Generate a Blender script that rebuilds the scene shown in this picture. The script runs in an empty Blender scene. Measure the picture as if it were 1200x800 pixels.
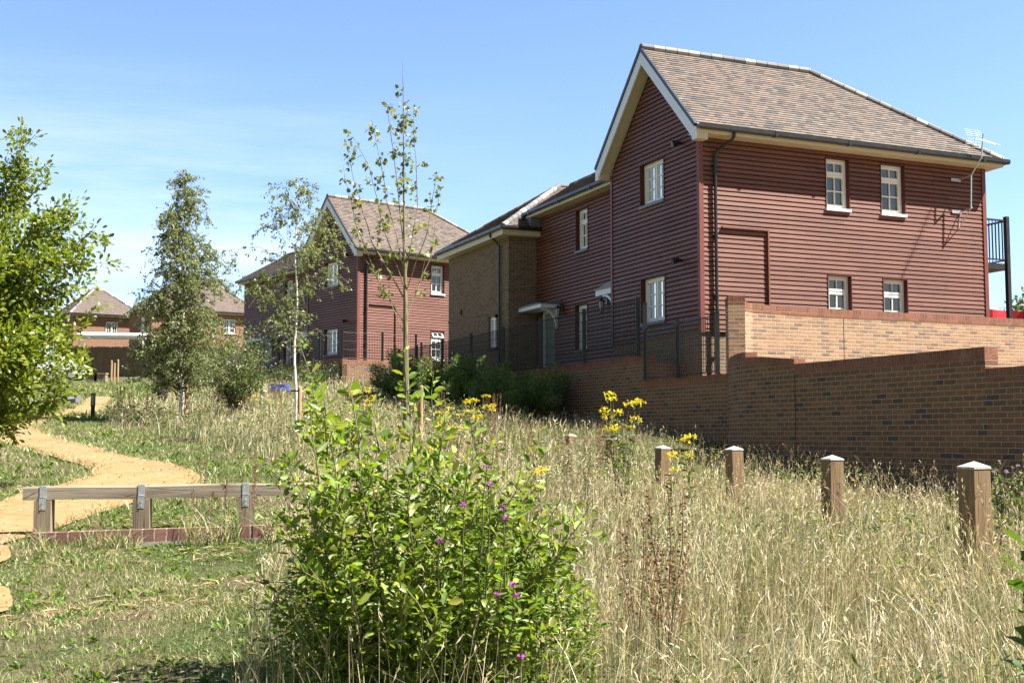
import bpy, math, random
import numpy as np
from math import radians as R, sin, cos, pi
from mathutils import Vector

rng = np.random.default_rng(7)
random.seed(7)
sc = bpy.context.scene
COL = sc.collection

# ----------------------------------------------------------------- helpers
def link(o, parent=None):
    COL.objects.link(o)
    if parent is not None:
        o.parent = parent
    return o

def tag(o, label=None, cat=None, group=None, kind=None):
    if label: o['label'] = label
    if cat: o['category'] = cat
    if group: o['group'] = group
    if kind: o['kind'] = kind
    return o

def empty(name, loc, rz=0.0, label=None, cat=None, group=None):
    o = bpy.data.objects.new(name, None)
    o.empty_display_size = 0.2
    o.location = loc
    o.rotation_euler = (0, 0, rz)
    link(o)
    return tag(o, label, cat, group)

def copy_tree(o, parent=None):
    c = o.copy()
    COL.objects.link(c)
    if parent is not None: c.parent = parent
    for ch in o.children:
        copy_tree(ch, c)
    return c

class MB:
    """collects faces with uvs and builds one mesh object"""
    def __init__(s):
        s.v = []; s.f = []; s.uv = []; s.mi = []
    def poly(s, pts, uv=None, m=0):
        b = len(s.v)
        pts = [tuple(p) for p in pts]
        s.v += pts
        s.f.append(tuple(range(b, b + len(pts))))
        if uv is None:
            a = Vector(pts[1]) - Vector(pts[0]); c = Vector(pts[2]) - Vector(pts[0])
            n = a.cross(c)
            ax, ay, az = abs(n.x), abs(n.y), abs(n.z)
            if az >= ax and az >= ay: uv = [(p[0], p[1]) for p in pts]
            elif ax >= ay: uv = [(p[1], p[2]) for p in pts]
            else: uv = [(p[0], p[2]) for p in pts]
        s.uv += uv
        s.mi.append(m)
    def box(s, x0, x1, y0, y1, z0, z1, m=0):
        p = lambda x, y, z: (x, y, z)
        s.poly([p(x0,y0,z0),p(x1,y0,z0),p(x1,y0,z1),p(x0,y0,z1)], m=m)
        s.poly([p(x1,y0,z0),p(x1,y1,z0),p(x1,y1,z1),p(x1,y0,z1)], m=m)
        s.poly([p(x1,y1,z0),p(x0,y1,z0),p(x0,y1,z1),p(x1,y1,z1)], m=m)
        s.poly([p(x0,y1,z0),p(x0,y0,z0),p(x0,y0,z1),p(x0,y1,z1)], m=m)
        s.poly([p(x0,y0,z1),p(x1,y0,z1),p(x1,y1,z1),p(x0,y1,z1)], m=m)
        s.poly([p(x0,y1,z0),p(x1,y1,z0),p(x1,y0,z0),p(x0,y0,z0)], m=m)
    def obox(s, o, a, b, c, m=0):
        """box from corner o with edge vectors a,b,c"""
        o, a, b, c = Vector(o), Vector(a), Vector(b), Vector(c)
        la, lb, lc = a.length, b.length, c.length
        def q(p, e1, e2, l1, l2):
            s.poly([p, p+e1, p+e1+e2, p+e2], uv=[(0,0),(l1,0),(l1,l2),(0,l2)], m=m)
        q(o, a, c, la, lc); q(o+b+a, -a, c, la, lc)
        q(o+a, b, c, lb, lc); q(o+b, -b, c, lb, lc)
        q(o+c, a, b, la, lb); q(o+b, a, -b, la, lb)
    def tube(s, pts, r, n=8, cap=True, m=0, v0=0.):
        pts = [Vector(p) for p in pts]
        rs = r if isinstance(r, (list, tuple)) else [r] * len(pts)
        rings = []
        prev = None
        L = v0
        for i, p in enumerate(pts):
            t = (pts[min(i+1, len(pts)-1)] - pts[max(i-1, 0)]).normalized()
            if prev is None:
                h = Vector((0,0,1)) if abs(t.z) < .9 else Vector((1,0,0))
                u = t.cross(h).normalized()
            else:
                u = (prev - t * prev.dot(t)).normalized()
            prev = u
            w = t.cross(u)
            if i: L += (p - pts[i-1]).length
            rings.append(([p + (u*cos(2*pi*k/n) + w*sin(2*pi*k/n)) * rs[i] for k in range(n)], L))
        for i in range(len(rings)-1):
            A, la = rings[i]; B, lb = rings[i+1]
            for k in range(n):
                k2 = (k+1) % n
                s.poly([A[k], A[k2], B[k2], B[k]], uv=[(k/n*.3, la), ((k+1)/n*.3, la), ((k+1)/n*.3, lb), (k/n*.3, lb)], m=m)
        if cap:
            s.poly(list(reversed(rings[0][0])), m=m); s.poly(rings[-1][0], m=m)
    def build(s, name, mats, parent=None, smooth=False, weld=False):
        me = bpy.data.meshes.new(name)
        me.from_pydata(s.v, [], s.f)
        uvl = me.uv_layers.new(name='UVMap')
        uvl.data.foreach_set('uv', [c for t in s.uv for c in t])
        if not isinstance(mats, (list, tuple)): mats = [mats]
        for m in mats: me.materials.append(m)
        me.polygons.foreach_set('material_index', s.mi)
        if weld:
            import bmesh
            bm = bmesh.new(); bm.from_mesh(me)
            bmesh.ops.remove_doubles(bm, verts=bm.verts, dist=1e-5)
            bm.to_mesh(me); bm.free()
        if smooth:
            me.polygons.foreach_set('use_smooth', [True] * len(me.polygons))
        me.update()
        return link(bpy.data.objects.new(name, me), parent)

def np_mesh(name, verts, loops, totals, mats, cols=None, parent=None, mi=None, smooth=False):
    me = bpy.data.meshes.new(name)
    nv = len(verts); nl = len(loops); nf = len(totals)
    me.vertices.add(nv); me.loops.add(nl); me.polygons.add(nf)
    me.vertices.foreach_set('co', np.ascontiguousarray(verts, np.float32).ravel())
    me.loops.foreach_set('vertex_index', np.ascontiguousarray(loops, np.int32))
    st = np.zeros(nf, np.int32); st[1:] = np.cumsum(totals)[:-1]
    me.polygons.foreach_set('loop_start', st)
    me.polygons.foreach_set('loop_total', np.ascontiguousarray(totals, np.int32))
    if not isinstance(mats, (list, tuple)): mats = [mats]
    for m in mats: me.materials.append(m)
    if mi is not None: me.polygons.foreach_set('material_index', np.ascontiguousarray(mi, np.int32))
    if smooth: me.polygons.foreach_set('use_smooth', np.ones(nf, bool))
    if cols is not None:
        ca = me.color_attributes.new('Col', 'FLOAT_COLOR', 'POINT')
        c4 = np.ones((nv, 4), np.float32); c4[:, :3] = cols
        ca.data.foreach_set('color', c4.ravel())
    me.update(calc_edges=True)
    return link(bpy.data.objects.new(name, me), parent)

# ----------------------------------------------------------------- node helpers
class NT:
    def __init__(s, name):
        s.mat = bpy.data.materials.new(name); s.mat.use_nodes = True
        s.t = s.mat.node_tree; s.t.nodes.clear()
        s.out = s.t.nodes.new('ShaderNodeOutputMaterial')
    def n(s, typ, **kw):
        nd = s.t.nodes.new(typ)
        for k, v in kw.items(): setattr(nd, k, v)
        return nd
    def put(s, sock, v):
        if hasattr(v, 'is_output') or isinstance(v, bpy.types.NodeSocket): s.t.links.new(v, sock)
        else: sock.default_value = v
    def math(s, op, a, b=0.0, clamp=False):
        nd = s.n('ShaderNodeMath', operation=op); nd.use_clamp = clamp
        s.put(nd.inputs[0], a); s.put(nd.inputs[1], b)
        return nd.outputs[0]
    def ramp(s, fac, stops, interp='LINEAR'):
        nd = s.n('ShaderNodeValToRGB'); cr = nd.color_ramp; cr.interpolation = interp
        while len(cr.elements) < len(stops): cr.elements.new(0.5)
        for e, (p, c) in zip(cr.elements, stops):
            e.position = p; e.color = (*c, 1)
        s.put(nd.inputs[0], fac)
        return nd.outputs[0]
    def mix(s, fac, a, b, mode='MIX'):
        nd = s.n('ShaderNodeMix', data_type='RGBA', blend_type=mode)
        s.put(nd.inputs[0], fac)
        for i, v in ((6, a), (7, b)):
            if isinstance(v, tuple) and len(v) == 3: v = (*v, 1)
            s.put(nd.inputs[i], v)
        return nd.outputs[2]
    def noise(s, vec, scale, detail=3, rough=.55, dim='3D'):
        nd = s.n('ShaderNodeTexNoise', noise_dimensions=dim)
        if vec is not None: s.put(nd.inputs['Vector'], vec)
        nd.inputs['Scale'].default_value = scale; nd.inputs['Detail'].default_value = detail; nd.inputs['Roughness'].default_value = rough
        return nd.outputs[0]
    def maprange(s, v, a, b, c=0., d=1.):
        nd = s.n('ShaderNodeMapRange'); s.put(nd.inputs[0], v)
        for i, x in enumerate((a, b, c, d)): nd.inputs[i+1].default_value = x
        return nd.outputs[0]
    def uv(s):
        nd = s.n('ShaderNodeUVMap'); nd.uv_map = 'UVMap'; return nd.outputs[0]
    def obj(s): return s.n('ShaderNodeTexCoord').outputs['Object']
    def sep(s, v):
        nd = s.n('ShaderNodeSeparateXYZ'); s.put(nd.inputs[0], v); return nd.outputs
    def comb(s, x, y, z=0.):
        nd = s.n('ShaderNodeCombineXYZ')
        for i, v in enumerate((x, y, z)): s.put(nd.inputs[i], v)
        return nd.outputs[0]
    def white(s, v):
        nd = s.n('ShaderNodeTexWhiteNoise', noise_dimensions='2D'); s.put(nd.inputs['Vector'], v); return nd.outputs[0]
    def scalev(s, v, sc_):
        nd = s.n('ShaderNodeVectorMath', operation='MULTIPLY'); s.put(nd.inputs[0], v); nd.inputs[1].default_value = sc_
        return nd.outputs[0]
    def bump(s, h, strength=.5, dist=.01):
        nd = s.n('ShaderNodeBump'); nd.inputs['Strength'].default_value = strength; nd.inputs['Distance'].default_value = dist
        s.put(nd.inputs['Height'], h); return nd.outputs[0]
    def principled(s, color, rough=.7, spec=.4, normal=None, metallic=0., **kw):
        p = s.n('ShaderNodeBsdfPrincipled')
        if isinstance(color, tuple): color = (*color[:3], 1)
        s.put(p.inputs['Base Color'], color); s.put(p.inputs['Roughness'], rough)
        s.put(p.inputs['Specular IOR Level'], spec); s.put(p.inputs['Metallic'], metallic)
        if normal is not None: s.put(p.inputs['Normal'], normal)
        for k, v in kw.items(): s.put(p.inputs[k.replace('_', ' ')], v)
        s.t.links.new(p.outputs[0], s.out.inputs[0])
        return p

def plain(name, c, rough=.6, spec=.4, var=.12, nscale=8., metallic=0.):
    t = NT(name)
    nz = t.noise(t.obj(), nscale, 4)
    col = t.mix(nz, tuple(x*(1-var) for x in c), tuple(min(1, x*(1+var)) for x in c))
    t.principled(col, t.maprange(nz, .3, .7, rough*.85, min(1, rough*1.15)), spec, metallic=metallic,
                 normal=t.bump(t.noise(t.obj(), nscale*9, 3), .12, .004))
    return t.mat

def brick_mat(name, stops, mortar, bw=.225, bh=.075, m=.012, stagger=True, weather=.25, swap=False):
    t = NT(name)
    u, v, _ = t.sep(t.uv())
    row = t.math('FLOOR', t.math('DIVIDE', v, bh))
    uu = t.math('DIVIDE', u, bw)
    if stagger: uu = t.math('ADD', uu, t.math('MULTIPLY', t.math('FLOORED_MODULO', row, 2.0), .5))
    colm = t.math('FLOOR', uu)
    fu = t.math('SUBTRACT', uu, colm)
    fv = t.math('SUBTRACT', t.math('DIVIDE', v, bh), row)
    wob = t.math('MULTIPLY', t.math('SUBTRACT', t.noise(t.scalev(t.uv(), (40, 40, 1)), 1.0, 2), .5), .03)
    du = t.math('ADD', t.math('MULTIPLY', t.math('ABSOLUTE', t.math('SUBTRACT', fu, .5)), bw), wob)
    dv = t.math('ADD', t.math('MULTIPLY', t.math('ABSOLUTE', t.math('SUBTRACT', fv, .5)), bh), t.math('MULTIPLY', wob, .35))
    mu = t.maprange(du, bw/2 - m*.75, bw/2 - m*.35)
    mv = t.maprange(dv, bh/2 - m*.75, bh/2 - m*.35)
    mask = t.math('MAXIMUM', mu, mv, True)
    rnd = t.white(t.comb(colm, row))
    c = t.ramp(rnd, stops, 'LINEAR')
    nz = t.noise(t.scalev(t.uv(), (14, 22, 1)), 1.0, 5, .65)
    c = t.mix(t.maprange(nz, .35, .75, 0, .45), c, (.14, .09, .065))
    c = t.mix(t.maprange(t.noise(t.scalev(t.uv(), (60, 60, 1)), 1., 2), .5, .8, 0, .25), c, (.42, .33, .24))
    mc = t.mix(nz, tuple(x*.75 for x in mortar), tuple(min(1, x*1.15) for x in mortar))
    c = t.mix(mask, c, mc)
    big = t.noise(t.scalev(t.uv(), (.8, .5, 1)), 1.0, 4)
    c = t.mix(t.maprange(big, .35, .75, 0, weather), c, (.13, .10, .08))
    bloom = t.noise(t.scalev(t.uv(), (2.3, 3.1, 1)), 1.0, 6, .7)
    c = t.mix(t.maprange(bloom, .58, .80, 0, .32), c, (.44, .38, .30))
    h = t.math('ADD', t.math('MULTIPLY', t.math('SUBTRACT', 1.0, mask), 1.0), t.math('MULTIPLY', nz, .5))
    t.principled(c, .9, .2, t.bump(h, .8, .008))
    return t.mat

MAT = {}
def mats():
    M = MAT
    # painted weatherboard
    t = NT('red_painted_boards')
    u, v, _ = t.sep(t.uv())
    row = t.math('FLOOR', t.math('DIVIDE', v, .1025))
    shift = t.white(t.comb(row, 3.0))
    seg = t.math('FLOOR', t.math('ADD', t.math('DIVIDE', u, 3.3), t.math('MULTIPLY', shift, 5.0)))
    fr = t.math('SUBTRACT', t.math('ADD', t.math('DIVIDE', u, 3.3), t.math('MULTIPLY', shift, 5.0)), seg)
    joint = t.math('LESS_THAN', fr, .0028)
    streak = t.noise(t.scalev(t.uv(), (5.5, .3, 1)), 1.0, 4, .6)
    rnd = t.white(t.comb(row, seg))
    c = t.ramp(rnd, [(0, (.122, .041, .023)), (.5, (.148, .053, .032)), (1, (.182, .072, .047))])
    grain = t.noise(t.scalev(t.uv(), (2.2, 70, 1)), 1.0, 5, .6)
    c = t.mix(t.maprange(grain, .35, .7, 0, .35), c, (.20, .080, .054))
    dirt = t.noise(t.scalev(t.uv(), (1.1, .7, 1)), 1.0, 5, .6)
    c = t.mix(t.maprange(dirt, .45, .8, 0, .35), c, (.065, .028, .022))
    c = t.mix(t.maprange(streak, .52, .75, 0, .26), c, (.22, .098, .068))
    c = t.mix(joint, c, (.03, .012, .01))
    t.principled(c, t.maprange(grain, .3, .7, .48, .62), .5, t.bump(grain, .25, .003))
    M['boards'] = t.mat
    M['redtrim'] = plain('red_painted_trim', (.17, .048, .034), .5, .4, .15, 3)
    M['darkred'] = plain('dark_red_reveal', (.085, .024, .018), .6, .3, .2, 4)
    M['cream'] = plain('cream_paint', (.60, .53, .37), .5, .4, .06, 3)
    M['bargewhite'] = plain('white_barge_paint', (.76, .81, .90), .5, .4, .06, 3)
    M['upvc'] = plain('white_window_frame', (.80, .79, .74), .35, .5, .04, 3)
    M['sill'] = plain('pale_window_sill', (.72, .70, .65), .55, .4, .12, 9)
    M['black'] = plain('black_gutter_plastic', (.018, .019, .021), .35, .5, .2, 4)
    M['fence'] = plain('black_fence_steel', (.014, .016, .016), .45, .5, .2, 6)
    M['lead'] = plain('grey_lead', (.16, .17, .19), .5, .5, .2, 5)
    M['steel'] = plain('galvanised_steel', (.50, .52, .53), .42, .5, .25, 30, .7)
    M['doorgreen'] = plain('grey_green_door', (.22, .27, .26), .5, .4, .08, 4)
    M['lampglass'] = plain('lantern_glass', (.35, .36, .36), .15, .6, .1, 4)
    # glass
    t = NT('window_glass')
    nz = t.noise(t.obj(), 1.3, 2)
    c = t.mix(t.maprange(nz, .4, .6), (.012, .014, .016), (.045, .045, .042))
    t.principled(c, .03, 1.0, t.bump(t.noise(t.obj(), 2.5, 1), .02, .05), IOR=2.0)
    gl_ = t.n('ShaderNodeBsdfGlossy'); gl_.inputs['Roughness'].default_value = .02; gl_.inputs['Color'].default_value = (.92,.95,1,1)
    t.t.links.new(t.bump(t.noise(t.obj(), 2.2, 1), .03, .05), gl_.inputs['Normal'])
    tr_ = t.n('ShaderNodeBsdfTransparent'); tr_.inputs[0].default_value = (.72,.76,.75,1)
    fr_ = t.n('ShaderNodeFresnel'); fr_.inputs['IOR'].default_value = 1.9
    mx_ = t.n('ShaderNodeMixShader'); t.t.links.new(t.math('ADD', fr_.outputs[0], .06, True), mx_.inputs[0])
    t.t.links.new(tr_.outputs[0], mx_.inputs[1]); t.t.links.new(gl_.outputs[0], mx_.inputs[2]); t.t.links.new(mx_.outputs[0], t.out.inputs[0])
    M['glass'] = t.mat
    M['room'] = plain('dim_room_wall', (.10, .095, .085), .9, .1, .2, 2)
    M['curtain'] = plain('pale_curtain', (.30, .295, .275), .9, .1, .1, 6)
    # roof tiles
    def tiles(name, stops, dark):
        t = NT(name)
        u, v, _ = t.sep(t.uv())
        row = t.math('FLOOR', t.math('ADD', t.math('DIVIDE', v, .10), .001))
        uu = t.math('ADD', t.math('DIVIDE', u, .165), t.math('MULTIPLY', t.math('FLOORED_MODULO', row, 2.), .5))
        cl = t.math('FLOOR', uu); fu = t.math('SUBTRACT', uu, cl)
        w = t.white(t.comb(cl, row))
        c = t.ramp(w, stops)
        c = t.mix(t.maprange(t.noise(t.scalev(t.uv(), (1.2, .9, 1)), 1., 4), .4, .75, 0, .4), c, dark)
        c = t.mix(t.maprange(t.noise(t.scalev(t.uv(), (30, 30, 1)), 1., 3), .5, .8, 0, .3), c, (.2,.172,.15))
        edge = t.maprange(t.math('ABSOLUTE', t.math('SUBTRACT', fu, .5)), .46, .495)
        c = t.mix(edge, c, (.05, .045, .04))
        h = t.math('ADD', t.math('SUBTRACT', 1., edge), t.math('MULTIPLY', w, .9))
        t.principled(c, .8, .3, t.bump(h, .6, .006))
        return t.mat
    M['tiles'] = tiles('mottled_clay_tiles', [(0, (.052,.047,.045)), (.25, (.094,.077,.066)), (.5, (.130,.100,.080)), (.72, (.170,.110,.078)), (.88, (.118,.102,.090)), (1, (.18,.145,.118))], (.085,.069,.058))
    M['tilesdark'] = tiles('brown_clay_tiles', [(0, (.05,.045,.042)), (.4, (.10,.075,.062)), (.8, (.14,.10,.078)), (1, (.16,.13,.115))], (.07,.055,.05))
    M['tilesfar'] = tiles('plain_brown_tiles', [(0, (.085,.065,.054)), (.5, (.108,.08,.066)), (1, (.135,.10,.085))], (.085,.065,.056))
    t = NT('ridge_tiles')
    u, v, _ = t.sep(t.uv())
    w = t.white(t.comb(t.math('FLOOR', t.math('DIVIDE', v, .30)), 1.))
    c = t.ramp(w, [(0, (.09,.09,.10)), (.45, (.19,.18,.175)), (.7, (.30,.27,.25)), (1, (.55,.50,.46))])
    fr = t.math('FRACT', t.math('DIVIDE', v, .30))
    c = t.mix(t.math('LESS_THAN', fr, .07), c, (.05,.05,.05))
    t.principled(c, .75, .3); M['ridge'] = t.mat
    # bricks
    M['brick'] = brick_mat('shade_toned_brown_brick', [(0, (.05,.045,.05)), (.06, (.06,.052,.055)), (.10, (.135,.070,.040)), (.55, (.17,.087,.047)), (.85, (.215,.115,.058)), (1, (.23,.098,.05))], (.35,.275,.18), weather=.1)  # brown brick, darkened further so the front wall's shade sits in its colour
    M['brickwing'] = brick_mat('buff_multi_brick', [(0, (.11,.075,.055)), (.3, (.17,.11,.068)), (.7, (.22,.145,.088)), (1, (.20,.115,.068))], (.34,.28,.195), weather=.12)
    M['bricklit'] = brick_mat('sun_toned_buff_brick', [(0, (.17,.125,.10)), (.15, (.25,.17,.12)), (.5, (.36,.225,.14)), (.85, (.42,.27,.165)), (1, (.36,.185,.115))], (.48,.375,.26), weather=.12)  # paler buff brick, with the sunlight on this wall worked into its tone
    M['coping'] = brick_mat('red_coping_brick', [(0, (.16,.06,.038)), (.5, (.21,.082,.05)), (1, (.26,.105,.064))], (.28,.18,.115), bw=.075, bh=.5, m=.010, stagger=False, weather=.2)
    M['copingrow'] = brick_mat('red_stretcher_brick', [(0, (.18,.066,.04)), (.5, (.22,.085,.052)), (1, (.27,.11,.066))], (.28,.19,.12), weather=.2)
    M['brickfar'] = brick_mat('orange_brick', [(0, (.22,.095,.055)), (.5, (.27,.118,.068)), (1, (.31,.15,.088))], (.33,.25,.18), weather=.1)
    M['edging'] = brick_mat('edging_brick', [(0, (.15,.062,.05)), (.5, (.20,.085,.066)), (1, (.25,.11,.085))], (.40,.33,.25), bw=.098, bh=.5, m=.011, stagger=False, weather=.35)
    # timber
    def timber(name, a, b, dark, rough=.8, along=2):
        t = NT(name)
        x, y, z = t.sep(t.obj())
        if along == 0: x, z = z, x
        oi = t.n('ShaderNodeObjectInfo').outputs['Random']
        vec = t.comb(t.math('ADD', t.math('MULTIPLY', x, 30.), t.math('MULTIPLY', oi, 40.)), t.math('MULTIPLY', y, 30.), t.math('MULTIPLY', z, 1.6))
        g = t.noise(vec, 1.0, 6, .65)
        c = t.ramp(g, [(.25, dark), (.5, a), (.75, b)])
        g2 = t.noise(t.comb(t.math('MULTIPLY', x, 6.), t.math('MULTIPLY', y, 6.), t.math('MULTIPLY', z, 2.)), 1., 4)
        c = t.mix(t.maprange(g2, .5, .8, 0, .4), c, dark)
        v3 = t.n('ShaderNodeTexVoronoi'); v3.feature = 'DISTANCE_TO_EDGE'
        t.put(v3.inputs['Vector'], t.comb(t.math('MULTIPLY', x, 26.), t.math('MULTIPLY', y, 26.), t.math('MULTIPLY', z, 1.1))); v3.inputs['Scale'].default_value = 1.
        crack = t.maprange(v3.outputs['Distance'], .0, .035, 1, 0)
        c = t.mix(t.math('MULTIPLY', crack, t.maprange(g2, .42, .6)), c, (.04,.028,.018))
        t.principled(c, rough, .25, t.bump(t.math('SUBTRACT', g, crack), .5, .006))
        return t.mat
    M['bollard'] = timber('brown_oak_timber', (.205,.135,.072), (.27,.185,.105), (.105,.066,.038))
    M['weathered'] = timber('silver_weathered_timber', (.44,.41,.37), (.56,.53,.49), (.26,.23,.20))
    M['rail'] = timber('grey_brown_timber', (.25,.195,.135), (.33,.27,.195), (.13,.095,.064))
    M['beam'] = timber('grey_brown_rail', (.27,.225,.165), (.36,.31,.24), (.13,.10,.07), along=0)
    M['stake'] = timber('pale_round_stake', (.36,.24,.12), (.45,.31,.16), (.22,.14,.07))
    # foliage
    def leaf(name, trans=.35, rough=.5, spec=.35, tmul=(1.45, 1.5, .5)):
        t = NT(name)
        a = t.n('ShaderNodeAttribute'); a.attribute_name = 'Col'
        c = a.outputs['Color']
        p = t.principled(c, rough, spec)
        tr = t.n('ShaderNodeBsdfTranslucent')
        t.put(tr.inputs[0], t.mix(1.0, c, tmul, 'MULTIPLY'))
        mx = t.n('ShaderNodeMixShader'); mx.inputs[0].default_value = trans
        t.t.links.new(p.outputs[0], mx.inputs[1]); t.t.links.new(tr.outputs[0], mx.inputs[2])
        t.t.links.new(mx.outputs[0], t.out.inputs[0])
        return t.mat
    M['leaf'] = leaf('leaves', .38, .42, .45)
    M['grass'] = leaf('grass_blades', .25, .55, .3, (1.15, 1.15, .75))
    M['petal'] = leaf('petals', .3, .6, .2, (1.1, 1.1, 1.0))
    # bark
    t = NT('brown_bark')
    x, y, z = t.sep(t.obj())
    g = t.noise(t.comb(t.math('MULTIPLY', x, 40.), t.math('MULTIPLY', y, 40.), t.math('MULTIPLY', z, 9.)), 1., 5, .6)
    c = t.ramp(g, [(.3, (.07,.055,.04)), (.55, (.17,.14,.10)), (.8, (.27,.23,.17))])
    t.principled(c, .85, .2, t.bump(g, .6, .006)); M['bark'] = t.mat
    t = NT('green_bark')
    x, y, z = t.sep(t.obj())
    g = t.noise(t.comb(t.math('MULTIPLY', x, 25.), t.math('MULTIPLY', y, 25.), t.math('MULTIPLY', z, 6.)), 1., 5, .6)
    c = t.ramp(g, [(.3, (.09,.085,.04)), (.55, (.19,.17,.09)), (.8, (.30,.26,.16))])
    t.principled(c, .8, .25, t.bump(g, .5, .005)); M['greenbark'] = t.mat
    t = NT('birch_bark')
    x, y, z = t.sep(t.obj())
    g = t.noise(t.comb(t.math('MULTIPLY', x, 14.), t.math('MULTIPLY', y, 14.), t.math('MULTIPLY', z, 26.)), 1., 4, .6)
    c = t.ramp(g, [(.30, (.10,.08,.07)), (.42, (.58,.53,.47)), (.6, (.72,.69,.64)), (.8, (.55,.46,.38))])
    t.principled(c, .7, .3, t.bump(g, .4, .004)); M['birch'] = t.mat
    # ground
    t = NT('meadow_soil')
    o = t.obj()
    n1 = t.noise(o, .55, 6, .6); n2 = t.noise(o, 5., 6, .65); n3 = t.noise(o, 40., 4, .7)
    c = t.ramp(n2, [(.3, (.06,.045,.028)), (.5, (.115,.088,.054)), (.7, (.20,.16,.10))])
    gr = t.ramp(n3, [(.3, (.03,.042,.012)), (.55, (.06,.078,.024)), (.8, (.11,.115,.05))])
    c = t.mix(t.maprange(n1, .38, .55), c, gr)
    c = t.mix(t.maprange(n3, .55, .8, 0, .5), c, (.26,.21,.13))
    t.principled(c, .95, .1, t.bump(t.math('ADD', n2, n3), .9, .03)); M['soil'] = t.mat
    t = NT('orange_hoggin_path')
    o = t.obj()
    n1 = t.noise(o, .8, 5, .6); n2 = t.noise(o, 60., 4, .7); n3 = t.noise(o, 7., 4, .6)
    c = t.ramp(n3, [(.3, (.205,.122,.050)), (.5, (.26,.160,.071)), (.75, (.30,.195,.098))])
    c = t.mix(t.maprange(n2, .4, .8, 0, .5), c, (.36,.25,.135))
    c = t.mix(t.maprange(n2, .18, .38, .5, 0), c, (.22,.13,.055))
    c = t.mix(t.maprange(n1, .48, .72, 0, .55), c, (.17,.115,.06))
    c = t.mix(t.maprange(t.noise(o, 2.6, 5, .65), .55, .75, 0, .4), c, (.36,.27,.165))
    t.principled(c, .95, .1, t.bump(n2, .5, .012)); M['path'] = t.mat
    M['paving'] = plain('grey_paving', (.30, .28, .25), .9, .2, .15, 5)
    M['carwhite'] = plain('white_car_paint', (.80, .81, .82), .25, .6, .03, 2)
    M['rubber'] = plain('black_rubber', (.02, .02, .02), .8, .2, .2, 9)
    M['slab'] = plain('dark_grey_slab', (.12, .13, .15), .7, .3, .25, 4)
    M['signgreen'] = plain('green_sign_paint', (.018, .12, .062), .45, .4, .1, 6)
    M['white'] = plain('white_paint', (.8, .8, .78), .5, .4, .05, 5)
    M['redcloth'] = plain('red_netting', (.62, .03, .045), .65, .3, .18, 3)
    M['blue'] = plain('blue_tarpaulin', (.05, .10, .45), .45, .4, .2, 4)
    M['fenceboard'] = timber('brown_fence_boards', (.17,.11,.075), (.22,.15,.10), (.10,.065,.045))
mats()
M = MAT

# ----------------------------------------------------------------- terrain
# z = 0 is the camera's eye height; the ground under the camera is at -1.6
def sst(a, b, x):
    t = np.clip((np.asarray(x, float) - a) / (b - a), 0, 1); return t*t*(3-2*t)
def gz(x, y):
    x = np.asarray(x, float); y = np.asarray(y, float)
    yy = np.where(y < 92, y, 92 + (1 - np.exp(-np.clip(y - 92, 0, None) / 25)) * 25)
    yy = np.where(yy < -10, -10, yy)
    z = -1.6 + .07 * yy
    z = z - .28 * sst(-1, 3, x) * sst(9, 12, y) * (1 - sst(18, 25, y))
    z = z + .45 * sst(35, 43, y) * sst(-13, -9, x) * (1 - sst(2, 8, x)) * (1 - sst(60, 80, y))
    z = z + .022 * np.sin(x * 1.7 + y * .6) * np.sin(y * 1.1 - x * .4) + .018 * np.sin(x * 4.1 + 1.3) * np.sin(y * 3.7)
    return z
def g(x, y): return float(gz(x, y))

PATH = [(-4.22, 9.88), (-4.21, 10.19), (-4.12, 10.38), (-4.09, 11.03), (-4.03, 12.1), (-3.92, 13.39), (-3.73, 14.7), (-4.31, 16.07), (-4.85, 16.91), (-5.57, 17.85), (-6.42, 19.07), (-8.0, 21.44), (-9.65, 24.23), (-10.38, 25.91), (-10.94, 28.21), (-11.25, 30.11), (-11.16, 31.38), (-11.19, 32.76), (-13.13, 39.09), (-14.55, 42.85), (-15.42, 42.85), (-13.66, 37.76), (-12.69, 34.28), (-12.07, 31.38), (-11.49, 28.57), (-11.43, 26.53), (-11.38, 24.77), (-10.34, 22.52), (-9.23, 21.44), (-8.66, 20.46), (-7.46, 18.59), (-6.06, 16.91), (-5.5, 15.62), (-5.36, 14.99), (-5.41, 14.42), (-5.42, 13.55), (-5.42, 12.64), (-5.49, 11.66), (-4.45, 9.47)]   # outline of the orange path on the ground plan (x, y)
PATCHES = [
    [(-4.43, 9.88), (-4.17, 9.88), (-3.96, 9.47), (-3.8, 9.02), (-3.95, 8.81)],
    [(-3.66, 8.18), (-3.39, 8.06), (-3.18, 7.68), (-3.05, 7.29), (-3.17, 7.11)]]
def densify(poly, step=.25, jit=.05):
    out = []
    for i in range(len(poly)):
        a = np.array(poly[i]); b = np.array(poly[(i+1) % len(poly)])
        n = max(1, int(np.linalg.norm(b-a) / step))
        for k in range(n): out.append(tuple(a + (b-a) * k / n + rng.normal(0, jit, 2)))
    return out
def chaikin(poly, it=2):
    for _ in range(it):
        o = []
        for i in range(len(poly)):
            a = np.array(poly[i]); b = np.array(poly[(i+1) % len(poly)])
            o += [tuple(a*.75 + b*.25), tuple(a*.25 + b*.75)]
        poly = o
    return poly
def inpoly(x, y, poly):
    x = np.asarray(x); y = np.asarray(y); r = np.zeros(x.shape, bool)
    for i in range(len(poly)):
        x1, y1 = poly[i]; x2, y2 = poly[(i+1) % len(poly)]
        if y1 == y2: continue
        c = ((y1 > y) != (y2 > y)) & (x < (x2-x1) * (y-y1) / (y2-y1) + x1)
        r ^= c
    return r
PATHS = chaikin(PATH, 2)

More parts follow.
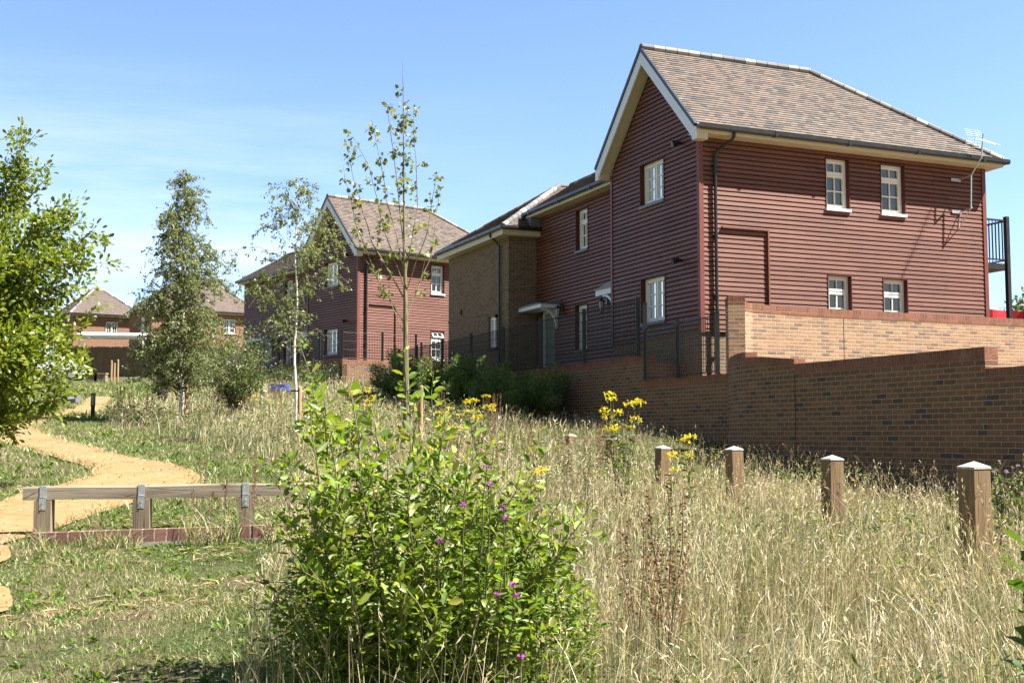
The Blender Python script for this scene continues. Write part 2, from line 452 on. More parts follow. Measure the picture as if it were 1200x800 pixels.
def build_ground():
    xs = np.concatenate([np.linspace(-420, -40, 24)[:-1], np.linspace(-40, 40, 161), np.linspace(40, 420, 24)[1:]])
    ys = np.concatenate([np.linspace(-60, 2, 14)[:-1], np.linspace(2, 60, 145), np.linspace(60, 520, 40)[1:]])
    X, Y = np.meshgrid(xs, ys); Z = gz(X, Y)
    nx, ny = len(xs), len(ys)
    v = np.stack([X.ravel(), Y.ravel(), Z.ravel()], 1)
    i = np.arange(nx*ny).reshape(ny, nx)
    q = np.stack([i[:-1,:-1].ravel(), i[:-1,1:].ravel(), i[1:,1:].ravel(), i[1:,:-1].ravel()], 1)
    o = np_mesh('ground', v, q.ravel(), np.full(len(q), 4), M['soil'], smooth=True)
    tag(o, kind='structure')
    import bmesh
    from mathutils.geometry import delaunay_2d_cdt
    def sheet(name, poly, lift):
        poly = densify(poly, .2, .012)
        P = np.array(poly)
        x0, y0 = P.min(0); x1, y1 = P.max(0)
        gx, gy = np.meshgrid(np.arange(x0, x1, .4), np.arange(y0, y1, .4))
        ins = inpoly(gx.ravel(), gy.ravel(), poly)
        pts = [Vector(p) for p in poly] + [Vector((a, b)) for a, b in zip(gx.ravel()[ins], gy.ravel()[ins])]
        n = len(poly)
        r = delaunay_2d_cdt(pts, [], [list(range(n))], 1, 1e-4)
        vv = np.array([(p.x, p.y) for p in r[0]])
        vz = gz(vv[:,0], vv[:,1]) + lift
        me = bpy.data.meshes.new(name)
        me.from_pydata([(a, b, c) for (a, b), c in zip(vv, vz)], [], [tuple(f) for f in r[2]])
        me.materials.append(M['path'])
        me.polygons.foreach_set('use_smooth', [True]*len(me.polygons)); me.update()
        tag(link(bpy.data.objects.new(name, me)), kind='structure')
    sheet('path', PATHS, .022)
    for p in PATCHES: sheet('path', chaikin(p, 2), .025)
build_ground()

# ----------------------------------------------------------------- building pieces
def V(*a): return Vector(a)

def siding(mb, o, du, n, z0, z1, lim, opens=(), pitch=.1025, t=.034):
    """lapped boards on the plane o + a*du, outward normal n; lim(z) -> (a0, a1)"""
    o, du, n = Vector(o), Vector(du), Vector(n)
    P = lambda a, z, off: o + du*a + n*off + Vector((0,0,z))
    k0 = math.floor(z0 / pitch)
    z = z0
    while z < z1 - 1e-4:
        k = math.floor(z / pitch + 1e-6)
        za, zb = k*pitch, (k+1)*pitch
        def off(q, za=za):
            f = (q - za) / pitch
            return t - .009*f/.64 if f <= .64 else (t - .009) - (t + .001)*(f - .64)/.36
        zc_ = za + .64*pitch
        lo, hi = max(z, z0), min(zb, z1)
        cuts = sorted({lo, hi} | ({zc_} if lo < zc_ < hi else set()) | {c for op in opens for c in op[2:4] if lo < c < hi} | {c for c in getattr(lim, 'cuts', ()) if lo < c < hi})
        for A, B in zip(cuts[:-1], cuts[1:]):
            if B - A < 1e-4: continue
            m = (A + B) / 2
            l0, r0 = lim(A); l1, r1 = lim(B)
            segs = [((l0, l1), (r0, r1))]
            for (a0, a1, b0, b1) in sorted(opens):
                if b0 <= m <= b1:
                    s = segs.pop()
                    if a0 > s[0][0]: segs.append((s[0], (a0, a0)))
                    segs.append(((a1, a1), s[1]))
            for (pl, pu), (ql, qu) in segs:
                if ql - pl < 1e-3 and qu - pu < 1e-3: continue
                mb.poly([P(pl, A, off(A)), P(ql, A, off(A)), P(qu, B, off(B)), P(pu, B, off(B))],
                        uv=[(pl, A+1e-4), (ql, A+1e-4), (qu, B-1e-4), (pu, B-1e-4)])
                if abs(A - za) < 1e-5 or A == z0:
                    mb.poly([P(pl, A, -.012), P(ql, A, -.012), P(ql, A, off(A)), P(pl, A, off(A))],
                            uv=[(pl, A+2e-3), (ql, A+2e-3), (ql, A+1e-3), (pl, A+1e-3)])
        z = hi

def flatwall(mb, o, du, z0, z1, lim, opens=(), m=0):
    """plain wall with openings; normal = du x up side is up to the caller"""
    o, du = Vector(o), Vector(du)
    P = lambda a, z: o + du*a + Vector((0,0,z))
    cuts = sorted({z0, z1} | {c for op in opens for c in op[2:4] if z0 < c < z1})
    for A, B in zip(cuts[:-1], cuts[1:]):
        mid = (A+B)/2
        (l0, r0), (l1, r1) = lim(A), lim(B)
        segs = [((l0, l1), (r0, r1))]
        for (a0, a1, b0, b1) in sorted(opens):
            if b0 <= mid <= b1:
                s = segs.pop()
                if a0 > s[0][0]: segs.append((s[0], (a0, a0)))
                segs.append(((a1, a1), s[1]))
        for (pl, pu), (ql, qu) in segs:
            mb.poly([P(pl, A), P(ql, A), P(qu, B), P(pu, B)], uv=[(pl, A), (ql, A), (qu, B), (pu, B)], m=m)

def roof_slope(mb, A, B, D, Cc, course=.10, t=.016):
    """tiled slope: eave A->B (left to right), ridge D->Cc; courses lap like plain tiles"""
    A, B, Cc, D = map(Vector, (A, B, Cc, D))
    e = (B - A).normalized()
    h = ((D - A) - e * (D - A).dot(e))
    H = h.length; up = h / H
    n = e.cross(up).normalized()
    N = int(math.ceil(H / course))
    ax = lambda f: A.lerp(D, f); bx = lambda f: B.lerp(Cc, f)
    for k in range(N):
        f0 = min(1, k*course/H); f1 = min(1, (k+1)*course/H + .0)
        p0, q0, p1, q1 = ax(f0), bx(f0), ax(f1), bx(f1)
        u = lambda p: (p - A).dot(e)
        v0, v1 = k*course + .004, (k+1)*course - .004
        mb.poly([p0 + n*t, q0 + n*t, q1 + n*.002, p1 + n*.002], uv=[(u(p0), v0), (u(q0), v0), (u(q1), v1), (u(p1), v1)])
        mb.poly([p0, q0, q0 + n*t, p0 + n*t], uv=[(u(p0), v0), (u(q0), v0), (u(q0), v0+.002), (u(p0), v0+.002)])

def ridge_run(mb, a, b, r=.085):
    """half-round ridge or hip tiles"""
    a, b = Vector(a), Vector(b)
    L = (b - a).length; n = max(1, int(L / .30)); d = (b - a) / L
    for k in range(n):
        p = a + d * (k * L / n); q = a + d * ((k+1) * L / n + .02)
        rr = [r * random.uniform(.96, 1.04), r * random.uniform(1.02, 1.1)]
        mb.tube([p, q], rr, 10, True, v0=.004 + k*.30)
    return mb

def window(parent, o, du, n, a0, a1, z0, z1, style, depth=.15, reveal='darkred', sill='sill', opened=False, curtains=True):
    """window in an opening of the plane o + a*du with outward normal n"""
    o, du, n = Vector(o), Vector(du), Vector(n)
    up = Vector((0,0,1))
    def bx(mb, A0, A1, Z0, Z1, d0, d1):   # depth d measured inward
        p = o + du*A0 - n*d1 + up*Z0
        mb.obox(p, du*(A1-A0), n*(d1-d0), up*(Z1-Z0))
    fr = MB(); W = .055
    dF0, dF1 = depth - .07, depth
    bx(fr, a0, a0+W, z0, z1, dF0, dF1); bx(fr, a1-W, a1, z0, z1, dF0, dF1)
    bx(fr, a0+W, a1-W, z1-W, z1, dF0, dF1); bx(fr, a0+W, a1-W, z0, z0+W*1.1, dF0, dF1)
    bw = .022
    def sash(A0, A1, Z0, Z1, cols, rows, s=.042):
        d0, d1 = depth - .082, depth - .02
        bx(fr, A0, A0+s, Z0, Z1, d0, d1); bx(fr, A1-s, A1, Z0, Z1, d0, d1)
        bx(fr, A0+s, A1-s, Z1-s, Z1, d0, d1); bx(fr, A0+s, A1-s, Z0, Z0+s, d0, d1)
        for c in range(1, cols):
            x = A0+s + (A1-A0-2*s)*c/cols; bx(fr, x-bw/2, x+bw/2, Z0+s, Z1-s, d0+.012, d1)
        for r_ in range(1, rows):
            z = Z0+s + (Z1-Z0-2*s)*r_/rows; bx(fr, A0+s, A1-s, z-bw/2, z+bw/2, d0+.014, d1)
    i0, i1, j0, j1 = a0+W, a1-W, z0+W*1.1, z1-W
    if style == 'double':
        mid = (i0+i1)/2
        bx(fr, mid-.02, mid+.02, j0, j1, dF0+.002, dF1)
        sash(i0, mid-.02, j0, j1, 2, 3); sash(mid+.02, i1, j0, j1, 2, 3)
    elif style == 'toplight':
        tz = j1 - (j1-j0)*.29
        bx(fr, i0, i1, tz-.02, tz+.02, dF0+.002, dF1)
        if not opened: sash(i0, i1, tz+.02, j1, 2, 1)
        sash(i0, i1, j0, tz-.02, 2, 2)
    elif style == 'narrow':
        sash(i0, i1, j0, j1, 1, 2)
    elif style == 'plain':
        mid = (i0+i1)/2
        sash(i0, mid, j0, j1, 1, 2); sash(mid, i1, j0, j1, 1, 2)
    w = fr.build('window', M['upvc'], parent)
    if opened:      # top sash tilted outward
        tz = j1 - (j1-j0)*.29
        sb = MB()
        hinge = o + n*(-depth+.08) + up*(j1)
        ang = R(38); dn = (up*-cos(ang) + n*sin(ang)); th = dn.cross(du).normalized()
        hh = j1 - tz - .02
        for (x0, x1, y0, y1) in ((i0, i0+.04, 0, hh), (i1-.04, i1, 0, hh), (i0+.04, i1-.04, 0, .04), (i0+.04, i1-.04, hh-.04, hh), ((i0+i1)/2-.011, (i0+i1)/2+.011, .04, hh-.04)):
            sb.obox(hinge + du*x0 + dn*y0, du*(x1-x0), dn*(y1-y0), th*.04)
        s_ = sb.build('sash', M['upvc'], w)
    gl = MB()
    p = o + du*i0 - n*(depth-.035) + up*j0
    gl.poly([p, p+du*(i1-i0), p+du*(i1-i0)+up*(j1-j0), p+up*(j1-j0)])
    gl.build('pane', M['glass'], w)
    if curtains:
        W_ = i1 - i0
        spans = [(i0-.02, i0 + W_*rng.uniform(.12,.42)), (i1 - W_*rng.uniform(.12,.42), i1+.02)]
        if rng.random() < .3: spans = [(i0-.02, i1+.02)]
        for c0, c1 in spans:
            cu = MB(); k_ = max(4, int((c1-c0)/.035)); ph = rng.uniform(0,6)
            pp = [o + du*(c0+(c1-c0)*q/k_) - n*(depth + .05 + .012*sin(q*1.9+ph)) for q in range(k_+1)]
            for q in range(k_): cu.poly([pp[q]+up*z0, pp[q+1]+up*z0, pp[q+1]+up*z1, pp[q]+up*z1])
            cu.build('curtain', M['curtain'], w, smooth=True)
    rv = MB()
    bx(rv, a0-.022, a0, z0-.02, z1+.022, -.041, depth+.02); bx(rv, a1, a1+.022, z0-.02, z1+.022, -.041, depth+.02)
    bx(rv, a0, a1, z1, z1+.022, -.041, depth+.02)
    rv.build('reveal', M[reveal], w)
    sl = MB()
    bx(sl, a0-.03, a1+.03, z0-.065, z0-.002, -.075, depth-.06)
    sl.build('sill', M[sill], w)
    return w

def gutter(mb, a, b, out, r=.058):
    """square-ish half-round gutter running a->b, bulging to out"""
    a, b, out = Vector(a), Vector(b), Vector(out)
    prof = [(0, .03), (-.0, -.045), (.03, -.075), (.085, -.075), (.112, -.045), (.112, .03), (.10, .03), (.10, -.035), (.012, -.035), (.012, .03)]
    up = Vector((0,0,1))
    pa = [a + out*x + up*z for x, z in prof]; pb = [b + out*x + up*z for x, z in prof]
    for i in range(len(prof)):
        j = (i+1) % len(prof)
        mb.poly([pa[i], pb[i], pb[j], pa[j]])
    mb.poly(pa); mb.poly(list(reversed(pb)))
    L = (b-a).length; d = (b-a)/L
    x = 1.9
    while x < L - .5:     # union brackets
        p = a + d*x
        mb.obox(p + out*-.004 + up*-.082, d*.07, out*.122, up*.116)
        x += 1.95

def build_house(name, C, th, dz, label, wing=True, v_rec_end=10.15, east_open=False, group=None, swindows=((3.267, 3.89), (4.803, 5.473))):
    root = empty(name, (C[0], C[1], dz), R(th), label, 'house', group)
    L, W = 7.87, 3.92
    zb, zs = 2.19, 6.34                    # siding bottom, soffit
    rec = .8
    eave_z, ov = 6.50, .34
    ridge_z, hip_u = 8.84, 4.35
    rv = W / 2
    tanp = (ridge_z - eave_z) / (rv + ov)
    X, Y, Z = V(1,0,0), V(0,1,0), V(0,0,1)
    # --- side wall (south, v=0): normal -Y
    op_s = [(a, b, 5.06, 6.19) for a, b in swindows] + [(a, b, 2.42, 3.55) for a, b in swindows]
    op_g = [(1.443, 2.50, 5.27, 6.235), (1.443, 2.50, 2.56, 3.575)]
    op_r = [(6.80, 7.50, 5.00, 6.12), (6.86, 7.56, 2.30, 3.52), (8.92, 9.80, 1.50, 3.56)]
    wl = MB()
    siding(wl, (0,0,0), X, -Y, zb, zs + .02, lambda z: (0, L), op_s)
    zg = zs - .0
    def limg(z):
        if z <= zs: return (0, W)
        s = (z - (zs - .02)) / tanp
        return (s, W - s)
    limg.cuts = (zs,)
    siding(wl, (0,0,0), Y, -X, zb, zs - .02 + tanp*rv - .02, limg, op_g)
    # recessed front, gable return, rear and far end
    siding(wl, (rec, W, 0), Y, -X, zb - .25, zs + .1, lambda z: (0, v_rec_end - W), [(a-W, b-W, c, d) for a, b, c, d in op_r])
    siding(wl, (0, W, 0), X, Y, zb, zs, lambda z: (0, rec))
    siding(wl, (L, 0, 0), Y, X, zb, zs + .02, lambda z: (0, 2*rv), [(.5, 1.5, 4.15, 6.1)])
    wb = MB()
    flatwall(wb, (.4, 2*rv, 0), X, 0, 6.4, lambda z: (0, L - .4))
    for p in wb.f: pass
    wall = wl.build('wall', M['boards'], root)
    # backing wall and brick plinth
    pl = MB()
    pl.box(.012, L-.012, .012, W-.012, .1, zb + .03); pl.box(rec+.012, L-.3, W-.012, v_rec_end, .1, zb - .22)
    pl.build('plinth', M['brickwing'], root)
    core = MB()
    core.box(.25, L-.25, .25, W-.2, zb, zs); core.box(rec+.25, L-.3, W-.2, v_rec_end-.05, zb-.3, zs)
    core.build('inner_wall', M['room'], root)
    # corner boards
    def cboard(*bxs):
        cb = MB()
        for b_ in bxs: cb.box(*b_)
        cb.build('corner_board', M['redtrim'], root)
    z0_, z1_ = zb-.03, zs+.01
    cboard((-.049, .055, -.049, -.036, z0_, z1_), (-.049, -.036, -.036, .05, z0_, z1_))
    cboard((L-.06, L+.049, -.049, -.036, z0_, z1_), (L+.036, L+.049, -.036, .05, z0_, z1_))
    cboard((-.047, -.036, W-.04, W+.047, z0_, zs-.05), (-.036, .05, W+.036, W+.047, z0_, zs-.05))
    # blind panel trim on the side wall
    tr = MB()
    tr.box(.50, 1.69, -.082, -.0, 4.41, 4.445); tr.box(1.655, 1.69, -.082, -.0, zb, 4.41)
    tr.build('panel_trim', M['boards'], root)
    # windows
    ws = []
    for i, (a, b, c, d) in enumerate(op_s):
        ws.append(window(root, (0,0,0), X, -Y, a, b, c, d, 'toplight', opened=(east_open and i == len(op_s)//2)))
    for (a, b, c, d) in op_g: window(root, (0,0,0), Y, -X, a, b, c, d, 'double', sill='lead')
    for (a, b, c, d) in op_r[:2]:
        if b < v_rec_end: window(root, (rec,0,0), Y, -X, a, b, c, d, 'toplight', sill='lead')
    # front doors and canopies on the recess
    def canopy(v0, v1, zt, bracket_v):
        c = MB()
        c.box(.18, rec-.03, v0, v1, zt-.14, zt-.03, 0)
        c.poly([(.12, v0-.05, zt-.028), (.12, v1+.03, zt-.028), (rec-.02, v1+.03, zt+.09), (rec-.02, v0-.05, zt+.09)], m=1)
        c.poly([(.12, v0-.05, zt-.028), (rec-.02, v0-.05, zt+.09), (rec-.02, v0-.05, zt-.028)], m=1)
        c.poly([(.12, v1+.03, zt-.028), (.12, v0-.05, zt-.028), (.12, v0-.05, zt-.01), (.12, v1+.03, zt-.01)], m=1)
        cn = c.build('canopy', [M['bargewhite'], M['lead']], root)
        for bv in bracket_v:
            b = MB()
            pts = [(rec-.06 - .46*(1-cos(a)) , bv, zt-.62 + .46*sin(a)) for a in np.linspace(0, pi/2, 9)]
            for p, q in zip(pts[:-1], pts[1:]):
                p, q = Vector(p), Vector(q); d = q - p; nn = V(-d.z, 0, d.x).normalized()
                b.obox(p - nn*.03 + V(0,-.03,0), d*1.04, V(0,.06,0), nn*.06)
            b.box(rec-.095, rec-.026, bv-.031, bv+.031, zt-.70, zt-.142)
            b.build('bracket', M['bargewhite'], cn)
        return cn
    def lantern(v, z, u=None):
        u = rec if u is None else u
        b = MB()
        b.box(u-.05, u-.026, v-.04, v+.04, z-.05, z+.12)
        b.tube([(u-.03, v, z+.08), (u-.11, v, z+.16), (u-.19, v, z+.10)], .012, 6)
        b.tube([(u-.19, v, z+.10), (u-.19, v, z+.02)], [.025, .095], 6)
        b.tube([(u-.19, v, z-.24), (u-.19, v, z-.27)], [.05, .03], 6)
        for k in range(6):
            a = 2*pi*k/6
            b.tube([(u-.19+.085*cos(a), v+.085*sin(a), z+.02), (u-.19+.05*cos(a), v+.05*sin(a), z-.24)], .006, 4)
        l = b.build('lantern', M['black'], root)
        gl = MB(); gl.tube([(u-.19, v, z+.018), (u-.19, v, z-.238)], [.078, .046], 6)
        gl.build('lamp_glass', M['lampglass'], l)
    if v_rec_end > 9.9:
        canopy(8.55, 10.12, 3.70, (8.72,))
        d = MB(); a, b_, c, dd = op_r[2]
        d.box(rec+.07, rec+.115, a+.06, b_-.06, c, dd-.06, 0)
        for k in range(4):
            vv = a+.12 + k*.19; d.box(rec+.060, rec+.0698, vv, vv+.012, c+.05, dd-.12, 0)
        dr = d.build('door', M['doorgreen'], root)
        f = MB(); f.box(rec+.02, rec+.12, a, a+.06, c, dd); f.box(rec+.02, rec+.12, b_-.06, b_, c, dd); f.box(rec+.02, rec+.12, a+.06, b_-.06, dd-.06, dd)
        f.build('door_frame', M['upvc'], dr)
        h = MB(); h.tube([(rec+.05, a+.16, c+1.0), (rec+.02, a+.16, c+1.0), (rec+.02, a+.27, c+1.0)], .011, 6); h.build('handle', M['black'], dr)
        lantern(8.35, 3.50)
    c = MB()      # second canopy springs from the gable return
    c.box(.04, rec-.03, W+.05, 4.95, 3.46, 3.60, 0)
    c.poly([(.0, W+.04, 3.602), (rec-.02, W+.04, 3.602), (rec-.02, 5.01, 3.602), (.0, 5.01, 3.602)], m=0)
    c.poly([(.0, 5.01, 3.605), (rec-.02, 5.01, 3.605), (rec-.02, W+.04, 3.76), (.0, W+.04, 3.76)], m=1); c.poly([(.0, W+.04, 3.605), (.0, 5.01, 3.605), (.0, W+.04, 3.76)], m=1)
    cn = c.build('canopy', [M['bargewhite'], M['lead']], root)
    for bu in (.10, rec-.10):
        b = MB()
        pts = [V(bu, W+.09 + .62*(1-cos(a)), 2.90 + .555*sin(a)) for a in np.linspace(0, pi/2, 10)]
        for p, q in zip(pts[:-1], pts[1:]):
            d = q - p; nn = V(0, -d.z, d.y).normalized(); b.obox(p - nn*.03 + V(-.03,0,0), d*1.04, V(.06,0,0), nn*.06)
        b.box(bu-.031, bu+.031, W+.048, W+.11, 2.78, 3.459); b.build('bracket', M['bargewhite'], cn)
    lantern(5.72, 3.42)
    pt = MB(); pt.box(rec-.045, rec-.0265, 5.28, 5.42, 3.0, 3.12); pt.build('number_plate', M['white'], root)
    # floodlights on the gable
    for v_, z_ in ((.70, 6.36), (.74, 3.79)):
        b = MB()
        b.tube([(-.02, v_, z_), (-.10, v_, z_)], [.035, .035], 8)
        b.tube([(-.10, v_-.01, z_+.01), (-.24, v_+.02, z_-.04)], [.05, .075], 10)
        b.build('flood_light', M['black'], root)
    # --- main roof
    eL, eR = -.30, L + .33
    sl = MB(); 
    roof_slope(sl, (eL, -ov, eave_z), (eR, -ov, eave_z), (eL, rv, ridge_z), (hip_u, rv, ridge_z))
    roof_slope(sl, (eR, 2*rv+ov, eave_z), (eL, 2*rv+ov, eave_z), (hip_u, rv, ridge_z), (eL, rv, ridge_z))
    roof_slope(sl, (eR, -ov, eave_z), (eR, 2*rv+ov, eave_z), (hip_u, rv, ridge_z), (hip_u, rv, ridge_z + 1e-4))
    # underside and gable edge of the tiles
    th_ = V(0,0,-.05)
    a0, b0, c0 = V(eL, -ov, eave_z), V(eL, rv, ridge_z), V(eL, 2*rv+ov, eave_z)
    sl.poly([a0+th_, a0+V(0,0,.02), b0+V(0,0,.02), b0+th_]); sl.poly([b0+th_, b0+V(0,0,.02), c0+V(0,0,.02), c0+th_])
    roof = sl.build('roof', M['tiles'], root)
    vr = MB()   # dark verge strip along the gable edge
    for (p, q) in ((a0, b0), (c0, b0)):
        p, q = Vector(p), Vector(q); d = q - p
        nn = V(0, -d.z, d.y).normalized()
        if nn.z < 0: nn = -nn
        vr.obox(p + V(-.028, 0, 0) - nn*.05, V(.055,0,0), d, nn*.075)
    vr.build('verge', M['black'], roof)
    rd = MB(); ridge_run(rd, (eL, rv, ridge_z+.015), (hip_u, rv, ridge_z+.015)); rd.build('ridge_tiles', M['ridge'], roof, smooth=True)
    rd = MB(); ridge_run(rd, (hip_u, rv, ridge_z+.02), (eR-.03, -ov+.02, eave_z+.03), .075); ridge_run(rd, (hip_u, rv, ridge_z+.02), (eR-.03, 2*rv+ov-.02, eave_z+.03), .075)
    rd.build('hip_tiles', M['ridge'], roof, smooth=True)
    # soffit, fascia
    sf = MB()
    sf.box(eL+.03, eR-.02, -ov+.012, -.001, zs, zs+.02); sf.box(eL+.03, eR-.02, -ov-.012, -ov+.012, zs-.005, eave_z-.03)
    sf.box(L+.04, eR-.021, .001, 2*rv, zs, zs+.0195); sf.box(eR-.045, eR-.02, -.0, 2*rv, zs-.004, eave_z-.03)
    sf.build('soffit', M['cream'], root)
    # barge boards with feet
    bb = MB()
    for s in (0, 1):
        yv = (lambda q: q) if s == 0 else (lambda q: 2*rv - q)
        p = V(eL, yv(-ov+.0), eave_z - .06); q = V(eL, yv(rv), ridge_z - .06)
        d = q - p; nn = V(0, -d.z, d.y).normalized()
        if nn.z > 0: nn = -nn
        q2 = V(eL, yv(rv), ridge_z - .06 - .23/abs(nn.z))
        p2 = p + nn*.23
        p2 = V(eL, yv(-ov + .0 + .16), eave_z - .06 - .23/abs(nn.z) + .16*tanp)
        foot = V(eL, yv(-ov), eave_z - .30); foot2 = V(eL, yv(-ov+.16), eave_z - .30)
        for x in (0.0, .035):
            o_ = V(x, 0, 0)
            bb.poly([p+o_, foot+o_, foot2+o_, p2+o_, q2+o_, q+o_])
        o_ = V(.035, 0, 0)
        ring = [p, foot, foot2, p2, q2, q]
        for i_ in range(6):
            j_ = (i_+1) % 6
            bb.poly([ring[i_], ring[j_], ring[j_]+o_, ring[i_]+o_])
        # boarded underside between barge and wall
        m_ = V(.30, 0, 0)
        q3, p3 = q2 + V(.035,0,.06), V(eL+.035, yv(-ov+.16), p2.z+.06)
        bb.poly([p3, q3, q3+m_, p3+m_], m=1)
        bb.box(eL+.04, -.001, min(yv(-ov), yv(-ov+.2)), max(yv(-ov), yv(-ov+.2)), eave_z-.295, eave_z-.08, 1)
    bb.build('barge_board', [M['bargewhite'], M['cream']], root)
    # gutters and down pipes
    gt = MB()
    gutter(gt, (eL+.02, -ov-.012, eave_z-.02), (eR+.10, -ov-.012, eave_z-.02), -Y)
    gutter(gt, (eR-.02, -ov-.1, eave_z-.022), (eR-.02, 2*rv+ov, eave_z-.022), X)
    gt.build('gutter', M['black'], roof)
    dp = MB()
    pu = .33
    dp.tube([(.62, -ov-.06, eave_z-.08), (.62, -ov-.06, eave_z-.17), (.58, -ov+.0, eave_z-.26), (pu+.05, -.13, eave_z-.44), (pu, -.085, eave_z-.55), (pu, -.085, 1.32)], .036, 10)
    for z_ in (5.7, 4.2, 2.9, 1.7): dp.tube([(pu, -.085, z_), (pu, -.085, z_+.06)], .046, 10); dp.box(pu-.06, pu+.06, -.05, -.024, z_+.01, z_+.05)
    dp.build('down_pipe', M['black'], root)
    # --- recess roof (30 degrees)
    rr = MB()
    re, ru, rz = rec - .35, 3.0, 7.97
    ve = v_rec_end + (2.2 if wing else .3)
    roof_slope(rr, (re, ve, 6.50), (re, W-.0, 6.50), (ru, ve, rz), (ru, W-.0, rz))
    roof_slope(rr, (5.6, W-.0, 6.50), (5.6, ve, 6.50), (ru, W-.0, rz), (ru, ve, rz))
    rroof = rr.build('roof', M['tilesdark'], root)
    rg = MB(); ridge_run(rg, (ru, W+1.0, rz+.01), (ru, ve, rz+.01), .07); rg.build('ridge_tiles', M['ridge'], rroof, smooth=True)
    gt = MB(); gutter(gt, (re+.0, W+.02, 6.47), (re+.0, v_rec_end+.1, 6.47), -X); gt.build('gutter', M['black'], rroof)
    sf = MB(); sf.box(re+.012, rec-.001, W+.04, v_rec_end, 6.33, 6.35); sf.box(re-.01, re+.012, W+.04, v_rec_end, 6.325, 6.46)
    sf.build('soffit', M['cream'], root)
    dp = MB(); dp.tube([(rec-.07, W+.16, 6.3), (rec-.07, W+.16, 4.9)], .022, 8); dp.build('cable', M['darkred'], root)
    if not wing:
        e = MB(); flatwall(e, (rec, v_rec_end, 0), X, .2, 6.4, lambda z: (0, 4.6)); e.build('wall', M['brickwing'], root)
        e = MB(); e.poly([(re, ve, 6.45), (5.6, ve, 6.45), (ru, ve, rz)]); e.build('gable', M['brickwing'], root)
        return root
    # --- brick wing
    v0, v1, uf, wz = 10.15, 15.2, -.11, 5.78
    bw = MB()
    opw = [(10.62, 11.22, 2.60, 3.58)]
    flatwall(bw, (uf, 0, 0), Y, .1, wz+.02, lambda z: (v0, v1), [(10.98, 11.62, 2.60, 3.55)])
    flatwall(bw, (0, v0, 0), X, .1, wz+.02, lambda z: (uf, rec+.02))
    flatwall(bw, (0, v1, 0), X, .1, wz+.02, lambda z: (uf, 6.0))
    bw.build('wing_wall', M['brickwing'], root)
    core = MB(); core.box(uf+.2, 6.0, v0+.2, v1-.02, .1, wz); core.build('inner_wall', M['room'], root)
    bd = MB()   # projecting brick band course between the storeys
    bd.box(uf-.016, uf-.002, v0-.016, v1+.01, 3.66, 3.735); bd.box(uf-.016, rec-.03, v0-.016, v0-.002, 3.66, 3.735)
    bd.build('band_course', M['brickwing'], root)
    window(root, (uf,0,0), Y, -X, 10.98, 11.62, 2.60, 3.55, 'plain', depth=.11, reveal='brickwing', sill='darkred')
    re2, we = uf - .30, 6.02
    ap = (2.58, 12.4, 7.92); ap2 = (5.0, 12.4, 7.92)
    wr = MB()
    cA, cB = (re2, v1+.3, we), (re2, v0-.3, we)
    roof_slope(wr, cA, cB, ap, (ap[0], ap[1]-1e-3, ap[2]))
    roof_slope(wr, cB, (6.0, v0-.3, we), ap, ap2)
    roof_slope(wr, (6.0, v1+.3, we), cA, ap2, ap)
    wroof = wr.build('roof', M['tilesdark'], root)
    rg = MB(); ridge_run(rg, ap, cB, .085); ridge_run(rg, ap, cA, .07); ridge_run(rg, ap, ap2, .07); rg.build('hip_tiles', M['ridge'], wroof, smooth=True)
    gt = MB(); gutter(gt, (re2-.0, v0-.40, we-.02), (re2-.0, v1+.35, we-.02), -X); gutter(gt, (re2-.1, v0-.3, we-.022), (rec-.02, v0-.3, we-.022), -Y); gt.build('gutter', M['black'], wroof)
    sf = MB(); sf.box(re2+.01, uf-.001, v0-.28, v1+.28, wz, wz+.02); sf.box(re2-.012, re2+.01, v0-.28, v1+.28, wz-.005, we-.03)
    sf.box(uf, rec-.03, v0-.28, v0-.001, wz, wz+.0195); sf.box(re2+.011, rec-.03, v0-.30, v0-.28, wz-.004, we-.03); sf.build('soffit', M['cream'], root)
    fl = MB(); fl.box(re+.02, rec-.03, v0-.30, v0-.02, we+.02, 6.44); fl.build('flashing', M['lead'], root)
    dp = MB()
    dp.tube([(re2-.05, 10.75, we-.08), (re2-.05, 10.75, we-.16), (uf-.16, 10.72, we-.34), (uf-.07, 10.70, we-.45), (uf-.07, 10.70, 1.3)], .036, 10)
    dp.build('down_pipe', M['black'], root)
    b = MB(); b.tube([(uf-.0, 10.86, 3.55), (uf-.14, 10.86, 3.50)], [.04, .065], 8); b.build('flood_light', M['black'], root)
    b = MB(); b.box(uf-.05, uf-.001, 13.95, 14.05, 3.85, 4.0); b.build('vent_cover', M['darkred'], root)
    return root

H1C, H1T = (3.985, 24.8), 23.1
h1 = build_house('red_boarded_house', H1C, H1T, 0.0, 'big red weatherboarded house with steep tiled gable, brick wing and side balcony', wing=True)
h2 = build_house('red_boarded_house', (-5.885, 45.0), 38.0, .62, 'smaller looking red weatherboarded gable house half behind the young trees', wing=False, v_rec_end=11.6, east_open=True, swindows=((3.35, 3.97), (5.6, 6.2)))

TS, TC = sin(R(H1T)), cos(R(H1T))
def hw(u, v, z=0.0):   # house 1 plan -> world
    return Vector((H1C[0] + u*TC - v*TS, H1C[1] + u*TS + v*TC, z))

